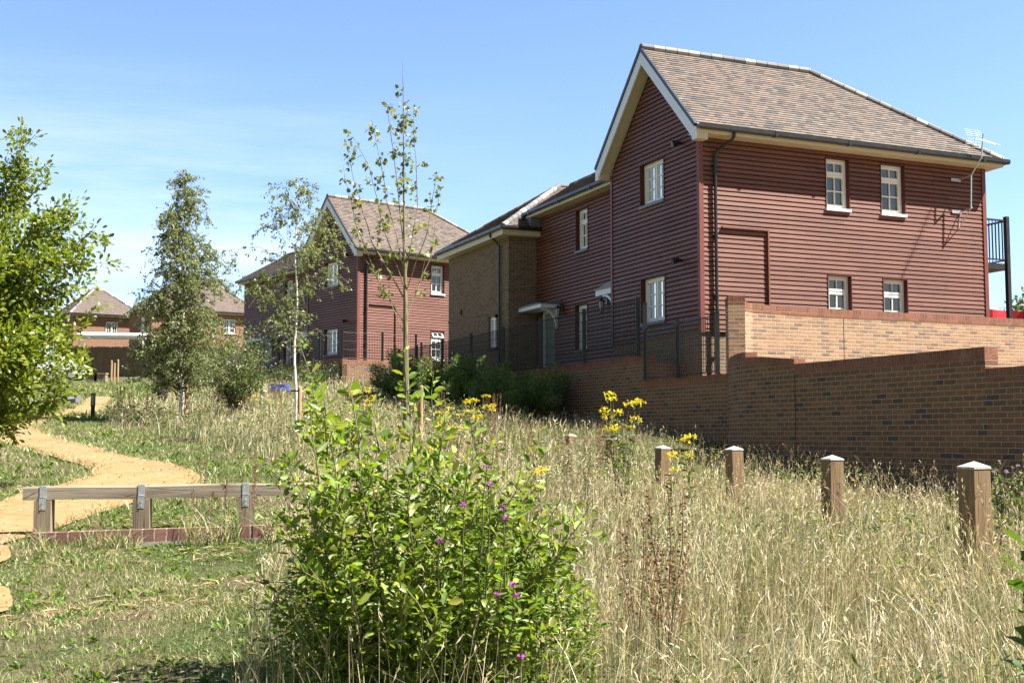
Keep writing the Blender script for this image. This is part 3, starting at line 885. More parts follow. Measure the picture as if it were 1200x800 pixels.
# balcony on the far end of house 1
def balcony():
    b = MB(); b.box(7.93, 8.95, .30, 3.2, 4.02, 4.16)
    bal = b.build('balcony', M['fence'], h1)
    p = MB(); p.box(8.85, 8.95, .26, .36, .6, 5.32); p.build('post', M['fence'], bal)
    p = MB(); p.box(8.85, 8.95, 3.1, 3.2, .6, 5.32); p.build('post', M['fence'], bal)
    r_ = MB()
    r_.box(7.95, 8.85, .29, .335, 5.20, 5.24); r_.box(8.88, 8.92, .36, 3.1, 5.20, 5.24)
    r_.box(7.95, 8.85, .29, .335, 4.24, 4.27); r_.box(8.88, 8.92, .36, 3.1, 4.24, 4.27)
    for k in range(8):
        x = 8.03 + k*.105; r_.box(x-.008, x+.008, .304, .32, 4.27, 5.20)
    for k in range(25):
        y = .46 + k*.105; r_.box(8.892, 8.908, y-.008, y+.008, 4.27, 5.20)
    r_.build('railing', M['fence'], bal)
balcony()

# television aerial on the side wall
def aerial():
    root = empty('television_aerial', hw(7.12, 0, 5.2), R(H1T), 'silver television aerial on a bent mast fixed to the red side wall under the eave', 'aerial')
    Z0 = 5.2
    m = MB()
    m.tube([(0, -.37, .06), (.04, -.37, .85), (.14, -.6, 1.23), (.2, -.62, 1.80)], .019, 8)
    m.build('mast', M['steel'], root, smooth=True)
    for zb_ in (0, .76):
        b = MB(); b.box(-.26, .02, -.055, -.037, zb_, zb_+.07); b.tube([(-.02, -.05, zb_+.04), (.02, -.39, zb_+.09)], .016, 6)
        if not zb_: b.tube([(-.02, -.05, zb_+.03), (-.05, -.05, -.32), (0, -.37, .08)], .012, 6)
        b.build('wall_bracket', M['steel'], root)
    a = MB()
    p0, p1 = V(.12, -.45, 1.74), V(.02, -1.22, 1.38)
    d = p1 - p0
    a.tube([p0, p1], .011, 6)
    side = V(1, 0, 0)
    for k in range(14):
        p = p0 + d*(.14 + .84*k/13); l = .13 - .003*k
        a.tube([p - side*l, p + side*l], .004, 4)
    for s_ in (-1, 1):
        for k in range(4):
            q = p0 + V(0, .03*k, s_*(.04 + .055*k)); a.tube([q - side*.24, q + side*.24], .0035, 4)
        a.tube([p0, p0 + V(0, .09, s_*.21)], .006, 4)
    a.build('antenna', M['steel'], root)
aerial()

# ----------------------------------------------------------------- garden walls
def wall_strip(name, pts, z0, ztop, mat, thick=.215, parent=None, zfun=None):
    """masonry wall following plan points; ztop list per point; uv runs along the arc"""
    mb = MB()
    n = len(pts)
    P = [Vector((p[0], p[1], 0)) for p in pts]
    nor = []
    for i in range(n):
        t = (P[min(i+1, n-1)] - P[max(i-1, 0)]).normalized(); nor.append(Vector((t.y, -t.x, 0)))
    s = 0
    for i in range(n-1):
        l = (P[i+1]-P[i]).length
        a, b = P[i], P[i+1]; a2, b2 = a - nor[i]*thick, b - nor[i+1]*thick
        za, zb_ = z0(i), z0(i+1); ta, tb = ztop[i], ztop[i+1]
        e = lambda p, z: (p.x, p.y, z)
        mb.poly([e(a, za), e(b, zb_), e(b, tb), e(a, ta)], uv=[(s, za), (s+l, zb_), (s+l, tb), (s, ta)])
        mb.poly([e(b2, zb_), e(a2, za), e(a2, ta), e(b2, tb)], uv=[(s+l, zb_), (s, za), (s, ta), (s+l, tb)])
        mb.poly([e(a, ta), e(b, tb), e(b2, tb), e(a2, ta)], uv=[(s, .02), (s+l, .02), (s+l, .02+thick), (s, .02+thick)])
        s += l
    for i in (0, n-1):
        a = P[i]; a2 = a - nor[i]*thick
        mb.poly([(a.x, a.y, z0(i)), (a2.x, a2.y, z0(i)), (a2.x, a2.y, ztop[i]), (a.x, a.y, ztop[i])], uv=[(0, z0(i)), (thick, z0(i)), (thick, ztop[i]), (0, ztop[i])])
    return mb.build(name, mat, parent)

def garden_wall(name, pts, base, ztops, label, mat, cop=True, thick=.215):
    """pts plan; ztops: list of (i0, i1, z) level stretches or per-point list"""
    root = empty(name, (0, 0, 0), 0, label, 'wall')
    n = len(pts)
    segs = ztops
    for (i0, i1, zz) in segs:
        sub = pts[i0:i1+1]
        zt = [zz]*len(sub) if not isinstance(zz, list) else zz
        b = base
        zb_ = lambda i, s=sub: b(*s[i])
        wall_strip('wall_face', sub, zb_, [z-.178 for z in zt], mat, thick, root)
        # stretcher course and brick-on-edge coping, 4 mm proud
        def off(sub, d):
            P = [Vector((p[0], p[1], 0)) for p in sub]; o = []
            for i in range(len(P)):
                t = (P[min(i+1, len(P)-1)] - P[max(i-1, 0)]).normalized(); nn = Vector((t.y, -t.x, 0)); q = P[i] + nn*d; o.append((q.x, q.y))
            return o
        wall_strip('stretcher_course', off(sub, .004), lambda i, z=zt: z[i]-.178, [z-.104 for z in zt], M['copingrow'], thick+.008, root)
        wall_strip('coping', off(sub, .005), lambda i, z=zt: z[i]-.104, zt, M['coping'], thick+.010, root)
    return root

def pl(u, v): p = hw(u, v); return (p.x, p.y)
# front wall: nearly straight, curving back at its left end (points run from far left to near right)
fw = [pl(-1.42, -3.12), pl(-1.50, -3.28), pl(-1.60, -3.5), pl(-1.70, -3.75), pl(-1.78, -4.0), pl(-1.83, -4.27), pl(-1.86, -4.8), pl(-1.87, -5.2), pl(-1.87, -5.68), pl(-1.87, -6.5), pl(-1.87, -7.5), pl(-1.87, -8.6), pl(-1.87, -9.68), pl(-1.87, -10.6), pl(-1.87, -12.0), pl(-1.87, -14.0)]
base = lambda x, y: g(x, y) - .3
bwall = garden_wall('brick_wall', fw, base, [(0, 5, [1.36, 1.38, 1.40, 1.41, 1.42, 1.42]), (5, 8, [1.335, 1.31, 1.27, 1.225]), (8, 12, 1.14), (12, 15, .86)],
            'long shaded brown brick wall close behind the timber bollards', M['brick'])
def joint(parent, p, z0, z1):
    m = MB(); m.box(p[0]-.0035, p[0]+.0035, p[1]-.0035, p[1]+.0035, z0, z1); m.build('movement_joint', M['rubber'], parent)
lw = [pl(-1.0, v) for v in (17.5, 14, 10, 7, 4, .6)]
lw2 = [pl(-1.0, v) for v in (.6, -.5, -1.5, -3.3)]
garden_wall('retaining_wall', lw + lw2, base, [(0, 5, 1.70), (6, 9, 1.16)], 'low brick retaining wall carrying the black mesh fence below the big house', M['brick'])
# pale sunlit wall beside the house with a swept-up left end
bwp = [pl(-.02, -1.62), pl(.08, -1.38), pl(.24, -1.22), pl(.5, -1.12), pl(.9, -1.1), pl(1.6, -1.1), pl(2.7, -1.1), pl(4, -1.1), pl(6, -1.1), pl(8, -1.1), pl(11, -1.1), pl(14, -1.1)]
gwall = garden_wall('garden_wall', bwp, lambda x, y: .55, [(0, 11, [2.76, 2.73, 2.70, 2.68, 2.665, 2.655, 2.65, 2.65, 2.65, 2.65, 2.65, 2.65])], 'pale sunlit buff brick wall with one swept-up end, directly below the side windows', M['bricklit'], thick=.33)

joint(bwall, pl(-1.872, -5.69), -1.0, 1.04); joint(bwall, pl(-1.872, -10.9), -1.0, .68); joint(gwall, pl(2.8, -1.102), .6, 2.47)
# house terrace (made ground behind the walls)
def slab(name, pts, ztop, zbot, mat, kind='structure'):
    mb = MB()
    P = [(p[0], p[1]) for p in pts]
    mb.poly([(x, y, ztop) for x, y in P])
    for i in range(len(P)):
        j = (i+1) % len(P)
        mb.poly([(*P[i], zbot), (*P[j], zbot), (*P[j], ztop), (*P[i], ztop)])
    return tag(mb.build(name, mat), kind=kind)
slab('terrace', [pl(-1.60, -4.2), pl(-1.64, -14), pl(14, -14), pl(14, .58), pl(-.8, .58), pl(-.8, -3.3), pl(-1.25, -3.4)], .66, -1.5, M['brickwing'])
slab('terrace', [pl(-.8, .62), pl(9, .62), pl(9, 17.4), pl(-.8, 17.4)], 1.55, -1, M['brickwing'])

# ----------------------------------------------------------------- mesh fences
def fence(name, posts, label, sv=.062, sh=.20, group=None):
    """posts: list of (x, y, zbottom, ztop); a wire panel between neighbours (level with the lower top)"""
    x0, y0, z0, _ = posts[0]
    root = empty(name, (0, 0, 0), 0, label, 'fence', group)
    for (x, y, zb_, zt, *_r) in posts:
        m = MB()
        m.box(x-.04, x+.04, y-.04, y+.04, zb_, zt)
        m.box(x-.044, x+.044, y-.044, y+.044, zt, zt+.012)
        m.box(x-.06, x+.06, y-.06, y+.06, zb_-.004, zb_+.012)
        m.build('post', M['fence'], root)
    for A, B in zip(posts[:-1], posts[1:]):
        a, b = Vector(A[:2]), Vector(B[:2]); d = b - a; L = d.length; d = d / L
        zt = [A[3]-.05, B[3]-.05] if abs(A[3]-B[3]) < .2 else [min(A[3], B[3])-.05]*2
        zb_ = [max(A[2], B[2])+.05]*2
        m = MB(); w = .0055
        k = .05
        while k < L - .03:
            p = a + d*k; f = k/L; z1 = zt[0]*(1-f) + zt[1]*f; z0_ = zb_[0]
            m.box(p.x-w, p.x+w, p.y-w, p.y+w, z0_, z1)
            k += sv
        z = zb_[0] + .02
        zz = max(zt)
        nrow = int((min(zt) - zb_[0]) / sh)
        for r_ in range(nrow + 1):
            f = r_ / max(1, nrow)
            za = zb_[0]*(1-f) + (zt[0]-.01)*f; zc = zb_[1]*(1-f) + (zt[1]-.01)*f
            rr = .006 if 0 < r_ < nrow else .011
            m.tube([(a.x, a.y, za), (b.x, b.y, zc)], rr, 4, False)
        m.build('mesh_panel', M['fence'], root)
    return root
f1 = [(*pl(-1.1, v), 1.70, 2.93) for v in (17.4, 15.5, 13.04, 10.58, 8.17, 5.75, 3.31, .76)]
fence('mesh_fence', f1, 'black wire mesh fence on the low wall before the doors of the big house')
f2 = [(*pl(-1.1, .46), 1.16, 2.78), (*pl(-1.1, -.85), 1.16, 2.30), (*pl(-1.1, -2.28), 1.16, 2.33)]
fence('mesh_fence', f2, 'short black fence bay stepped down in front of the house corner', sv=.075, sh=.5)

T2 = R(38.0)
def hw2(u, v): return (-5.885 + u*cos(T2) - v*sin(T2), 45.0 + u*sin(T2) + v*cos(T2))
slab('terrace', [hw2(-1.3, -1.2), hw2(9, -1.2), hw2(9, 14), hw2(-1.3, 14)], 2.72, 0, M['paving'])
rw = [hw2(-1.4, 14), hw2(-1.4, 9), hw2(-1.4, 4), hw2(-1.4, -1.3)]
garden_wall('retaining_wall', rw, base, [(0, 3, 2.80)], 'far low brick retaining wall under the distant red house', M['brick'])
rw = [hw2(-1.4, -1.3), hw2(2, -1.3), hw2(5, -1.3), hw2(9, -1.3)]
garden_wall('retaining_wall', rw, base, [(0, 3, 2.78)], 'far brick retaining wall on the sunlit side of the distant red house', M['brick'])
f3 = [(*hw2(-1.3, v), 2.8, 3.85) for v in (8.6, 6.2, 3.9, 2.3, .6, -1.1)] + [(*hw2(u, -1.15), 2.8, 3.85) for u in (.4, 1.9)] 
fence('mesh_fence', f3, 'black mesh fence round the gable corner of the distant red house', sv=.11, sh=.24)
f4 = [(*hw2(u, -1.15), 2.78, zt) for u, zt in ((2.15, 3.55), (3.9, 3.68), (6.2, 3.85), (8.6, 3.9))]
fence('mesh_fence', f4, 'black mesh fence climbing along the sunlit side of the distant red house', sv=.11, sh=.24)

# ----------------------------------------------------------------- distant houses
def far_house(name, c, rz, wx, wy, eave, ridge, base_z, label, wins, ridge_len=2.0, side=()):
    root = empty(name, (c[0], c[1], base_z), rz, label, 'house')
    w = MB()
    ops = [(a, a+1.0, z, z+1.1) for a, z in wins]
    flatwall(w, (-wx/2, -wy/2, 0), (1,0,0), -1.5, eave, lambda z: (0, wx), ops)
    flatwall(w, (wx/2, -wy/2, 0), (0,1,0), -1.5, eave, lambda z: (0, wy)); ops2 = [(a, a+1.0, z, z+1.1) for a, z in side]
    flatwall(w, (-wx/2, -wy/2, 0), (0,1,0), -1.5, eave, lambda z: (0, wy), ops2); flatwall(w, (-wx/2, wy/2, 0), (1,0,0), -1.5, eave, lambda z: (0, wx))
    w.build('wall', M['brickfar'], root)
    for (a, b, z0, z1) in ops: window(root, (-wx/2, -wy/2, 0), (1,0,0), (0,-1,0), a, b, z0, z1, 'double', depth=.1, reveal='brickfar')
    for (a, b, z0, z1) in ops2: window(root, (-wx/2, -wy/2, 0), (0,1,0), (-1,0,0), a, b, z0, z1, 'double', depth=.1, reveal='brickfar')
    rm = MB(); rm.box(-wx/2+.3, wx/2-.3, -wy/2+.3, wy/2-.3, 0, eave-.1); rm.build('inner_wall', M['room'], root)
    k = .35; X0, X1, Y0, Y1 = -wx/2-k, wx/2+k, -wy/2-k, wy/2+k
    r0, r1 = (-ridge_len/2, 0, ridge), (ridge_len/2, 0, ridge)
    m = MB()
    roof_slope(m, (X0,Y0,eave), (X1,Y0,eave), r0, r1, .25); roof_slope(m, (X1,Y1,eave), (X0,Y1,eave), r1, r0, .25)
    roof_slope(m, (X1,Y0,eave), (X1,Y1,eave), r1, (r1[0], 1e-3, ridge), .25); roof_slope(m, (X0,Y1,eave), (X0,Y0,eave), r0, (r0[0], -1e-3, ridge), .25)
    ro = m.build('roof', M['tilesfar'], root)
    h = MB()
    for a, b in (((X0,Y0,eave), r0), ((X1,Y0,eave), r1), ((X1,Y1,eave), r1), ((X0,Y1,eave), r0), (r0, r1)): ridge_run(h, b, a, .09)
    h.build('hip_tiles', M['ridge'], ro)
    gt = MB(); gt.box(X0-.08, X1+.08, Y0-.1, Y0+.02, eave-.10, eave+.03); gt.box(X1-.02, X1+.1, Y0, Y1, eave-.10, eave+.03)
    gt.build('gutter', M['black'], ro)
    f = MB(); f.box(X0+.02, X1-.02, Y0+.025, -wy/2-.002, eave-.16, eave-.02); f.build('soffit', M['cream'], root)
    return root
far_house('brick_house', (-35.2, 100.0), R(35), 5.4, 6.0, 4.95, 7.5, 5.0, 'distant orange brick house with hipped roof, nearer the leafy oak than its twin', [(2.6, 3.3)], .4)
far_house('brick_house', (-24.9, 92.5), R(35), 8.5, 5.2, 4.9, 7.7, 4.6, 'distant orange brick house with hipped roof, mostly hidden behind the big birch', [(5.6, 3.3), (5.6, .9)], 2.2, side=[(1.4, 3.3)])
def lean(c, rz, wx, label):
    root = empty('porch_roof', (c[0], c[1], c[2]), rz, label, 'porch')
    m = MB(); m.box(-wx/2, wx/2, -.9, .9, 0, .16); m.poly([(-wx/2-.1, -1, .165), (wx/2+.1, -1, .165), (wx/2+.1, .9, .5), (-wx/2-.1, .9, .5)])
    m.build('canopy', M['bargewhite'], root)
    for x in (-wx/2+.1, wx/2-.1):
        p = MB(); p.box(x-.06, x+.06, -.8, -.68, -2.6, 0); p.build('post', M['white'], root)
lean((-29.0, 85.8, 7.05), R(12), 4.6, 'long white lean-to porch in front of the distant brick houses')
def boardfence(p0, p1, h, label):
    a, b = Vector(p0), Vector(p1); d = (b-a); L = d.length; d /= L
    root = empty('board_fence', (a.x, a.y, g(a.x, a.y)), math.atan2(d.y, d.x), label, 'fence')
    z0 = g(a.x, a.y); z1 = g(b.x, b.y)
    m = MB(); x = 0
    while x < L:
        f = x/L; zz = (z1-z0)*f; m.box(x, x+.14, -.012 - .006*(int(x/.15) % 2), .012, zz-.2, zz+h*random.uniform(.985, 1.01)); x += .15
    m.build('boards', M['fenceboard'], root)
    x = 0
    while x <= L:
        m = MB(); zz = (z1-z0)*x/L; m.box(x-.05, x+.05, .014, .11, zz-.2, zz+h+.05); m.build('post', M['fenceboard'], root); x += 2.5
boardfence((-30.5, 80.0), (-18.5, 76.0), 2.0, 'dark brown close-boarded fence in front of the distant brick houses')

# ----------------------------------------------------------------- timber bollards
def make_bollard():
    root = empty('timber_bollard', (0,0,0))
    s, h = .0825, .80
    import bmesh
    m = MB()
    c = .006
    ring = [(-s+c,-s),(s-c,-s),(s,-s+c),(s,s-c),(s-c,s),(-s+c,s),(-s,s-c),(-s,-s+c)]
    zz = [-.35, 0, .25, .5, h-.055]
    for a, b in zip(zz[:-1], zz[1:]):
        for i in range(8):
            p, q = ring[i], ring[(i+1) % 8]
            m.poly([(p[0], p[1], a), (q[0], q[1], a), (q[0], q[1], b), (p[0], p[1], b)])
    m.build('post', M['bollard'], root)
    t = MB(); e = .004
    r2 = [(x*(1+e/s), y*(1+e/s)) for x, y in ring]
    for i in range(8):
        p, q = r2[i], r2[(i+1) % 8]
        t.poly([(p[0], p[1], h-.055), (q[0], q[1], h-.055), (q[0], q[1], h-.040), (p[0], p[1], h-.040)])
        t.poly([(p[0], p[1], h-.040), (q[0], q[1], h-.040), (0, 0, h)])
        t.poly([(q[0], q[1], h-.055), (p[0], p[1], h-.055), (0, 0, h-.056)])
    t.build('cap', M['weathered'], root)
    return root
bol = make_bollard()
BOL = [  # x, y, z of the tip, label
    (3.41, 8.8, -.185, 'biggest square timber bollard, beside the green thistle with pale heads'),
    (3.22, 12.0, -.19, 'brown timber bollard with weathered tip, next along from the biggest one'),
    (2.70, 14.4, -.12, 'timber bollard with one sunlit yellowish face, third along from the biggest'),
    (2.14, 17.0, -.13, 'timber bollard half sunk in tall grass next to a small yellow ragwort'),
    (1.64, 19.6, -.01, 'timber bollard with pale tip just below the tall yellow ragwort'),
    (1.08, 22.0, .045, 'timber bollard tip between the tall ragwort and the small distant bollards'),
    (0.02, 29.0, .48, 'small distant timber bollard before the dark hedge'),
    (-.52, 31.5, .64, 'smallest timber bollard beside the reddish docks before the dark hedge')]
for i, (x, y, z, lb) in enumerate(BOL):
    o = bol if i == 0 else copy_tree(bol)
    o.location = (x, y, z - .80); o.rotation_euler = (R(random.uniform(-1, 1)), R(random.uniform(-1, 1)), R(H1T + random.uniform(-4, 4)))
    tag(o, lb, 'bollard', 'timber bollards along the meadow edge')
for i, (px, py) in enumerate(((268, 454), (287, 456), (310, 457), (353, 457))):
    Yd = 38.0
    o = copy_tree(bol); x = (px-600)/1389*Yd
    o.location = (x, Yd, (510.6-py)/1389*Yd - .80); o.scale = (.8, .8, 1)
    o.rotation_euler = (0, 0, R(35 + 9*i))
    tag(o, ['far bollard tip in dry grass next to the dark shrub by the birch', 'far bollard tip in dry grass below the tall weed spires', 'far bollard tip directly above the distant yellow ragwort', 'far bollard tip beside the thin birch trunk'][i], 'bollard', 'timber bollards before the distant house')

# ----------------------------------------------------------------- knee rail and edging
def knee_rail():
    A, B = Vector((-4.27, 10.45, 0)), Vector((-1.55, 10.85, 0))
    d = (B-A).normalized(); L = (B-A).length
    zt = -.445
    root = empty('knee_rail', (A.x, A.y, zt), math.atan2(d.y, d.x), 'low timber knee rail on square posts beside the orange path', 'rail')
    root.rotation_euler.y = -R(.55)
    m = MB(); c = .008
    # rail, two lengths butted over the middle post
    for (x0, x1) in ((0, 1.02), (1.026, L)):
        prof = [(-.055, -.115), (.055, -.115), (.055, -.012), (.043, 0), (-.043, 0), (-.055, -.012)]
        n = 8
        for k in range(n):
            a = x0 + (x1-x0)*k/n; b = x0 + (x1-x0)*(k+1)/n
            for i in range(6):
                p, q = prof[i], prof[(i+1) % 6]
                w0 = .003*sin(a*5); w1 = .003*sin(b*5)
                m.poly([(a, p[0], p[1]+w0), (b, p[0], p[1]+w1), (b, q[0], q[1]+w1), (a, q[0], q[1]+w0)])
        m.poly([(x0, p[0], p[1]) for p in reversed(prof)]); m.poly([(x1, p[0], p[1]) for p in prof])
    m.build('rail', M['beam'], root)
    for x in (.17, 1.0, 1.90, 2.68):
        p = MB(); s = .072
        p.box(x-s, x+s, -.058-.02, .07, -.75, -.118)
        p.build('post', M['rail'], root)
        st = MB()
        st.box(x-.028, x+.028, -.0605-.02, -.0575-.0205, -.20, -.09); st.box(x-.028, x+.028, -.0805, -.056, -.10, -.09); st.box(x-.028, x+.028, -.0595, -.0555, -.10, .003); st.box(x-.028, x+.028, -.0595, .06, .003, .0065)
        for z in (-.18, -.14, -.05): st.tube([(x, -.088, z), (x, -.078, z)], .007, 6)
        st.build('strap', M['steel'], root)
knee_rail()
def edging():
    pts = []
    for i in range(14):
        f = i/13; x = -3.95 + 2.0*f; y = 9.82 + .42*f
        pts.append((x, y))
    root = empty('brick_edging', (0,0,0), 0, 'single row of red brick edging in front of the knee rail', 'edging')
    zt = [(g(*pts[0]) + .10)*(1-i/13) + (g(*pts[-1]) + .13)*i/13 for i in range(14)]
    wall_strip('brick_row', pts, lambda i: g(*pts[i]) - .1, zt, M['edging'], .11, root)
    wall_strip('mortar_bed', [(x+.005, y-.006) for x, y in pts], lambda i: g(*pts[i]) - .12, [z - .105 for z in zt], M['paving'], .12, root)
edging()

# ----------------------------------------------------------------- small far things
def waymarker():
    x, y = -10.1, 28.6; z = g(x, y)
    root = empty('waymarker_post', (x, y, z), R(8), 'slim green and black waymarker post beside the orange path', 'sign')
    m = MB(); m.box(-.04, .04, -.04, .04, -.2, .30); m.build('post', M['rubber'], root)
    m = MB(); m.box(-.048, .048, -.05, .046, .30, .62); m.build('panel', M['signgreen'], root)
    t = MB()
    for k in range(7):     # upright white lettering, too small to read
        z0 = .35 + k*.033
        t.box(-.02, .02, -.0535, -.0505, z0, z0+.006); t.box(-.02, -.012, -.0535, -.0505, z0+.006, z0+.022)
        if k % 2: t.box(.004, .02, -.0535, -.0505, z0+.010, z0+.016)
    t.build('lettering', M['white'], root)
waymarker()
def far_bits():
    for i, (px, h) in enumerate(((130, 1.15), (133.5, 1.0), (137.5, 1.2))):
        Yd = 62 + i*.4; x = (px-600)/1389*Yd
        o = empty('timber_stake', (x, Yd, g(x, Yd)))
        m = MB(); m.tube([(0,0,-.3), (0,0,h)], .055, 8); m.tube([(0,0,h), (0,0,h+.03)], [.055,.03], 8); m.build('post', M['stake'], o)
        tag(o, 'pale round timber stake in the row of three beyond the path', 'stake', 'pale stakes beyond the path')
    for i, px in enumerate((108, 118)):
        Yd = 64; x = (px-600)/1389*Yd
        m = MB(); w = .3
        m.box(-w, w, -.2, .2, -.2, .42); m.box(-w-.03, w+.03, -.23, .23, .42, .50)
        o = m.build('planter_box', M['rail']); o.location = (x, Yd, g(x, Yd)); tag(o, ['brown timber planter box beside the white car', 'brown timber planter box next to the three stakes'][i], 'planter')
    # grey slab on the grass
    x, y = -13.0, 33.5; m = MB(); m.obox((-.75, -.3, 0), (1.5, .1, .12), (-.05, .6, .10), (0, -.02, .12))
    o = m.build('stone_slab', M['slab']); o.location = (x, y, g(x, y)+.02); tag(o, 'dark grey tilted slab on the grass under the oak', 'slab')
    # blue tarpaulin
    x, y = -8.05, 39.5
    m = MB(); n = 8
    hz = lambda a, b: .12 + .03*sin(a*7) * cos(b*5) - .08*max(0, abs(b-.5)-.3)
    for i in range(n):
        for j in range(4):
            q = [(i/n, j/4), ((i+1)/n, j/4), ((i+1)/n, (j+1)/4), (i/n, (j+1)/4)]
            m.poly([(a*.55, b*.6, hz(a, b)) for a, b in q])
    for (a0, b0), (a1, b1) in (((0,0),(1,0)), ((1,0),(1,1)), ((1,1),(0,1)), ((0,1),(0,0))):
        m.poly([(a0*.55, b0*.6, -.1), (a1*.55, b1*.6, -.1), (a1*.55, b1*.6, hz(a1, b1)), (a0*.55, b0*.6, hz(a0, b0))])
    o = m.build('tarpaulin', M['blue'], smooth=True); o.location = (x, y, 1.60); tag(o, 'blue tarpaulin over a low heap in the shade by the far house', 'tarpaulin')
    # red netting hoarding to the right of the house
    root = empty('site_barrier', (14.6, 37.5, 1.2), R(10), 'bright red netting barrier beyond the pale wall and balcony post', 'barrier')
    m = MB(); n = 40
    for i in range(n):
        a, b = i*.18, (i+1)*.18
        f = lambda q: .05*sin(q*6) ; t = lambda q: 2.78 + .05*sin(q*2.2) + .03*sin(q*5.1)
        m.poly([(a, f(a), -.3), (b, f(b), -.3), (b, f(b), t(b)), (a, f(a), t(a))])
    m.build('netting', M['redcloth'], root, smooth=True)
    for i in range(5):
        p = MB(); p.tube([(i*1.75+.1, -.08, -.4), (i*1.75+.1, -.08, 2.95)], .035, 8); p.build('post', M['redcloth'], root)
far_bits()
def car():
    x, y = -26.5, 68.0
    root = empty('parked_car', (x, y, g(x, y)), R(8), 'white parked car half hidden behind the leafy oak', 'car')
    prof = [(-2.1,.35),(-2.15,.75),(-2.0,.95),(-1.3,1.02),(-.75,1.42),(.55,1.47),(1.25,1.05),(2.0,.88),(2.15,.6),(2.1,.35)]
    m = MB(); w = .85
    def ins(z): return w - max(0, z-.95)*.28
    n = len(prof)
    for i in range(n):
        (a, z), (b, z2) = prof[i], prof[(i+1) % n]
        m.poly([(a, -ins(z), z), (b, -ins(z2), z2), (b, ins(z2), z2), (a, ins(z), z)])
    low = [p for p in prof]
    for s in (-1, 1): m.poly([(a, s*ins(z), z) for a, z in (prof if s < 0 else prof[::-1])])
    b = m.build('body', M['carwhite'], root)
    for tri in (((-1.18,1.03),(-.72,1.36),(-.1,1.4),(-.1,1.03)), ((0,1.03),(0,1.4),(.5,1.40),(1.08,1.05))):
        for s in (-1, 1):
            q = MB(); q.poly([(a, s*(ins(z)+.006), z) for a, z in tri]); q.build('window', M['glass'], root)
    for a in (-1.35, 1.35):
        for s in (-1, 1):
            q = MB(); q.tube([(a, s*.62, .33), (a, s*.87, .33)], .33, 18); wl_ = q.build('wheel', M['rubber'], root)
            q = MB(); q.tube([(a, s*.87, .33), (a, s*.88, .33)], .20, 14); q.build('rim', M['steel'], wl_)
    for s in (-1, 1):
        q = MB(); q.box(2.07, 2.16, s*.62-.15, s*.62+.15, .62, .76); q.build('headlight', M['lampglass'], root)
car()

# ----------------------------------------------------------------- foliage
TEMPL = {
    # (t along, s across, lift) and faces
    'oval': ([(0,0,0),(.22,.36,.05),(.55,.5,.07),(.82,.3,.03),(1,0,-.04),(.82,-.3,.03),(.55,-.5,.07),(.22,-.36,.05),(.5,0,-.03)],
             [(0,1,2,8),(8,2,3,4),(8,4,5,6),(0,8,6,7)]),
    'small': ([(0,0,0),(.5,.5,.08),(1,0,-.03),(.5,-.5,.08)], [(0,1,2),(0,2,3)]),
    'lobed': ([(0,0,0),(.2,.30,.04),(.32,.22,.04),(.48,.5,.08),(.58,.32,.05),(.76,.42,.05),(.82,.22,.02),(1,0,-.06),(.82,-.22,.02),(.76,-.42,.05),(.58,-.32,.05),(.48,-.5,.08),(.32,-.22,.04),(.2,-.30,.04),(.5,0,-.02)],
              [(0,1,2,14),(14,2,3,4),(14,4,5,6),(14,6,7),(14,7,8),(14,8,9,10),(14,10,11,12),(0,14,12,13)]),
    'lance': ([(0,0,0),(.35,.5,.06),(.75,.32,.0),(1,0,-.12),(.75,-.32,.0),(.35,-.5,.06)], [(0,1,2,3),(0,3,4,5)]),
    'maple': ([(0,0,0),(.12,.5,.0),(.38,.34,.04),(.55,.56,.02),(.66,.24,.05),(1,0,-.08),(.66,-.24,.05),(.55,-.56,.02),(.38,-.34,.04),(.12,-.5,0),(.42,0,0)],
              [(0,1,2,10),(10,2,3,4),(10,4,5),(10,5,6),(10,6,7,8),(0,10,8,9)]),
    'disc': ([(.5+.5*cos(2*pi*k/6), .5*sin(2*pi*k/6), 0) for k in range(6)], [(0,1,2,3,4,5)]),
}
def unit(a): return a / (np.linalg.norm(a, axis=1, keepdims=True) + 1e-9)
def leaf_arrays(pos, dirs, nrm, ln, wd, templ, cols):
    T, F = TEMPL[templ]; T = np.array(T)
    d = unit(dirs); s = unit(np.cross(d, nrm)); n = np.cross(s, d)
    ln = np.broadcast_to(ln, (len(pos),)); wd = np.broadcast_to(wd, (len(pos),))
    v = (pos[:,None,:] + d[:,None,:]*(T[None,:,0]*ln[:,None])[...,None] + s[:,None,:]*(T[None,:,1]*wd[:,None])[...,None]
         + n[:,None,:]*(T[None,:,2]*ln[:,None])[...,None])
    k = len(T); N = len(pos)
    pat = np.array([i for f in F for i in f]); tot = np.array([len(f) for f in F])
    loops = (pat[None,:] + (np.arange(N)*k)[:,None]).ravel()
    totals = np.tile(tot, N)
    c = np.repeat(cols, k, axis=0)
    return v.reshape(-1,3), loops, totals, c
def join(parts):
    V_, L_, T_, C_ = [], [], [], []; off = 0
    for v, l, t, c in parts:
        V_.append(v); L_.append(l+off); T_.append(t); C_.append(c); off += len(v)
    return np.concatenate(V_), np.concatenate(L_), np.concatenate(T_), np.concatenate(C_)
def palette(n, cols, w=None, jit=.12):
    cols = np.array(cols); i = rng.choice(len(cols), n, p=w)
    j = rng.choice(len(cols), n, p=w); f = rng.random((n,1))*.5
    c = cols[i]*(1-f) + cols[j]*f
    return np.clip(c * (1 + rng.normal(0, jit, (n,1))), .003, 1)

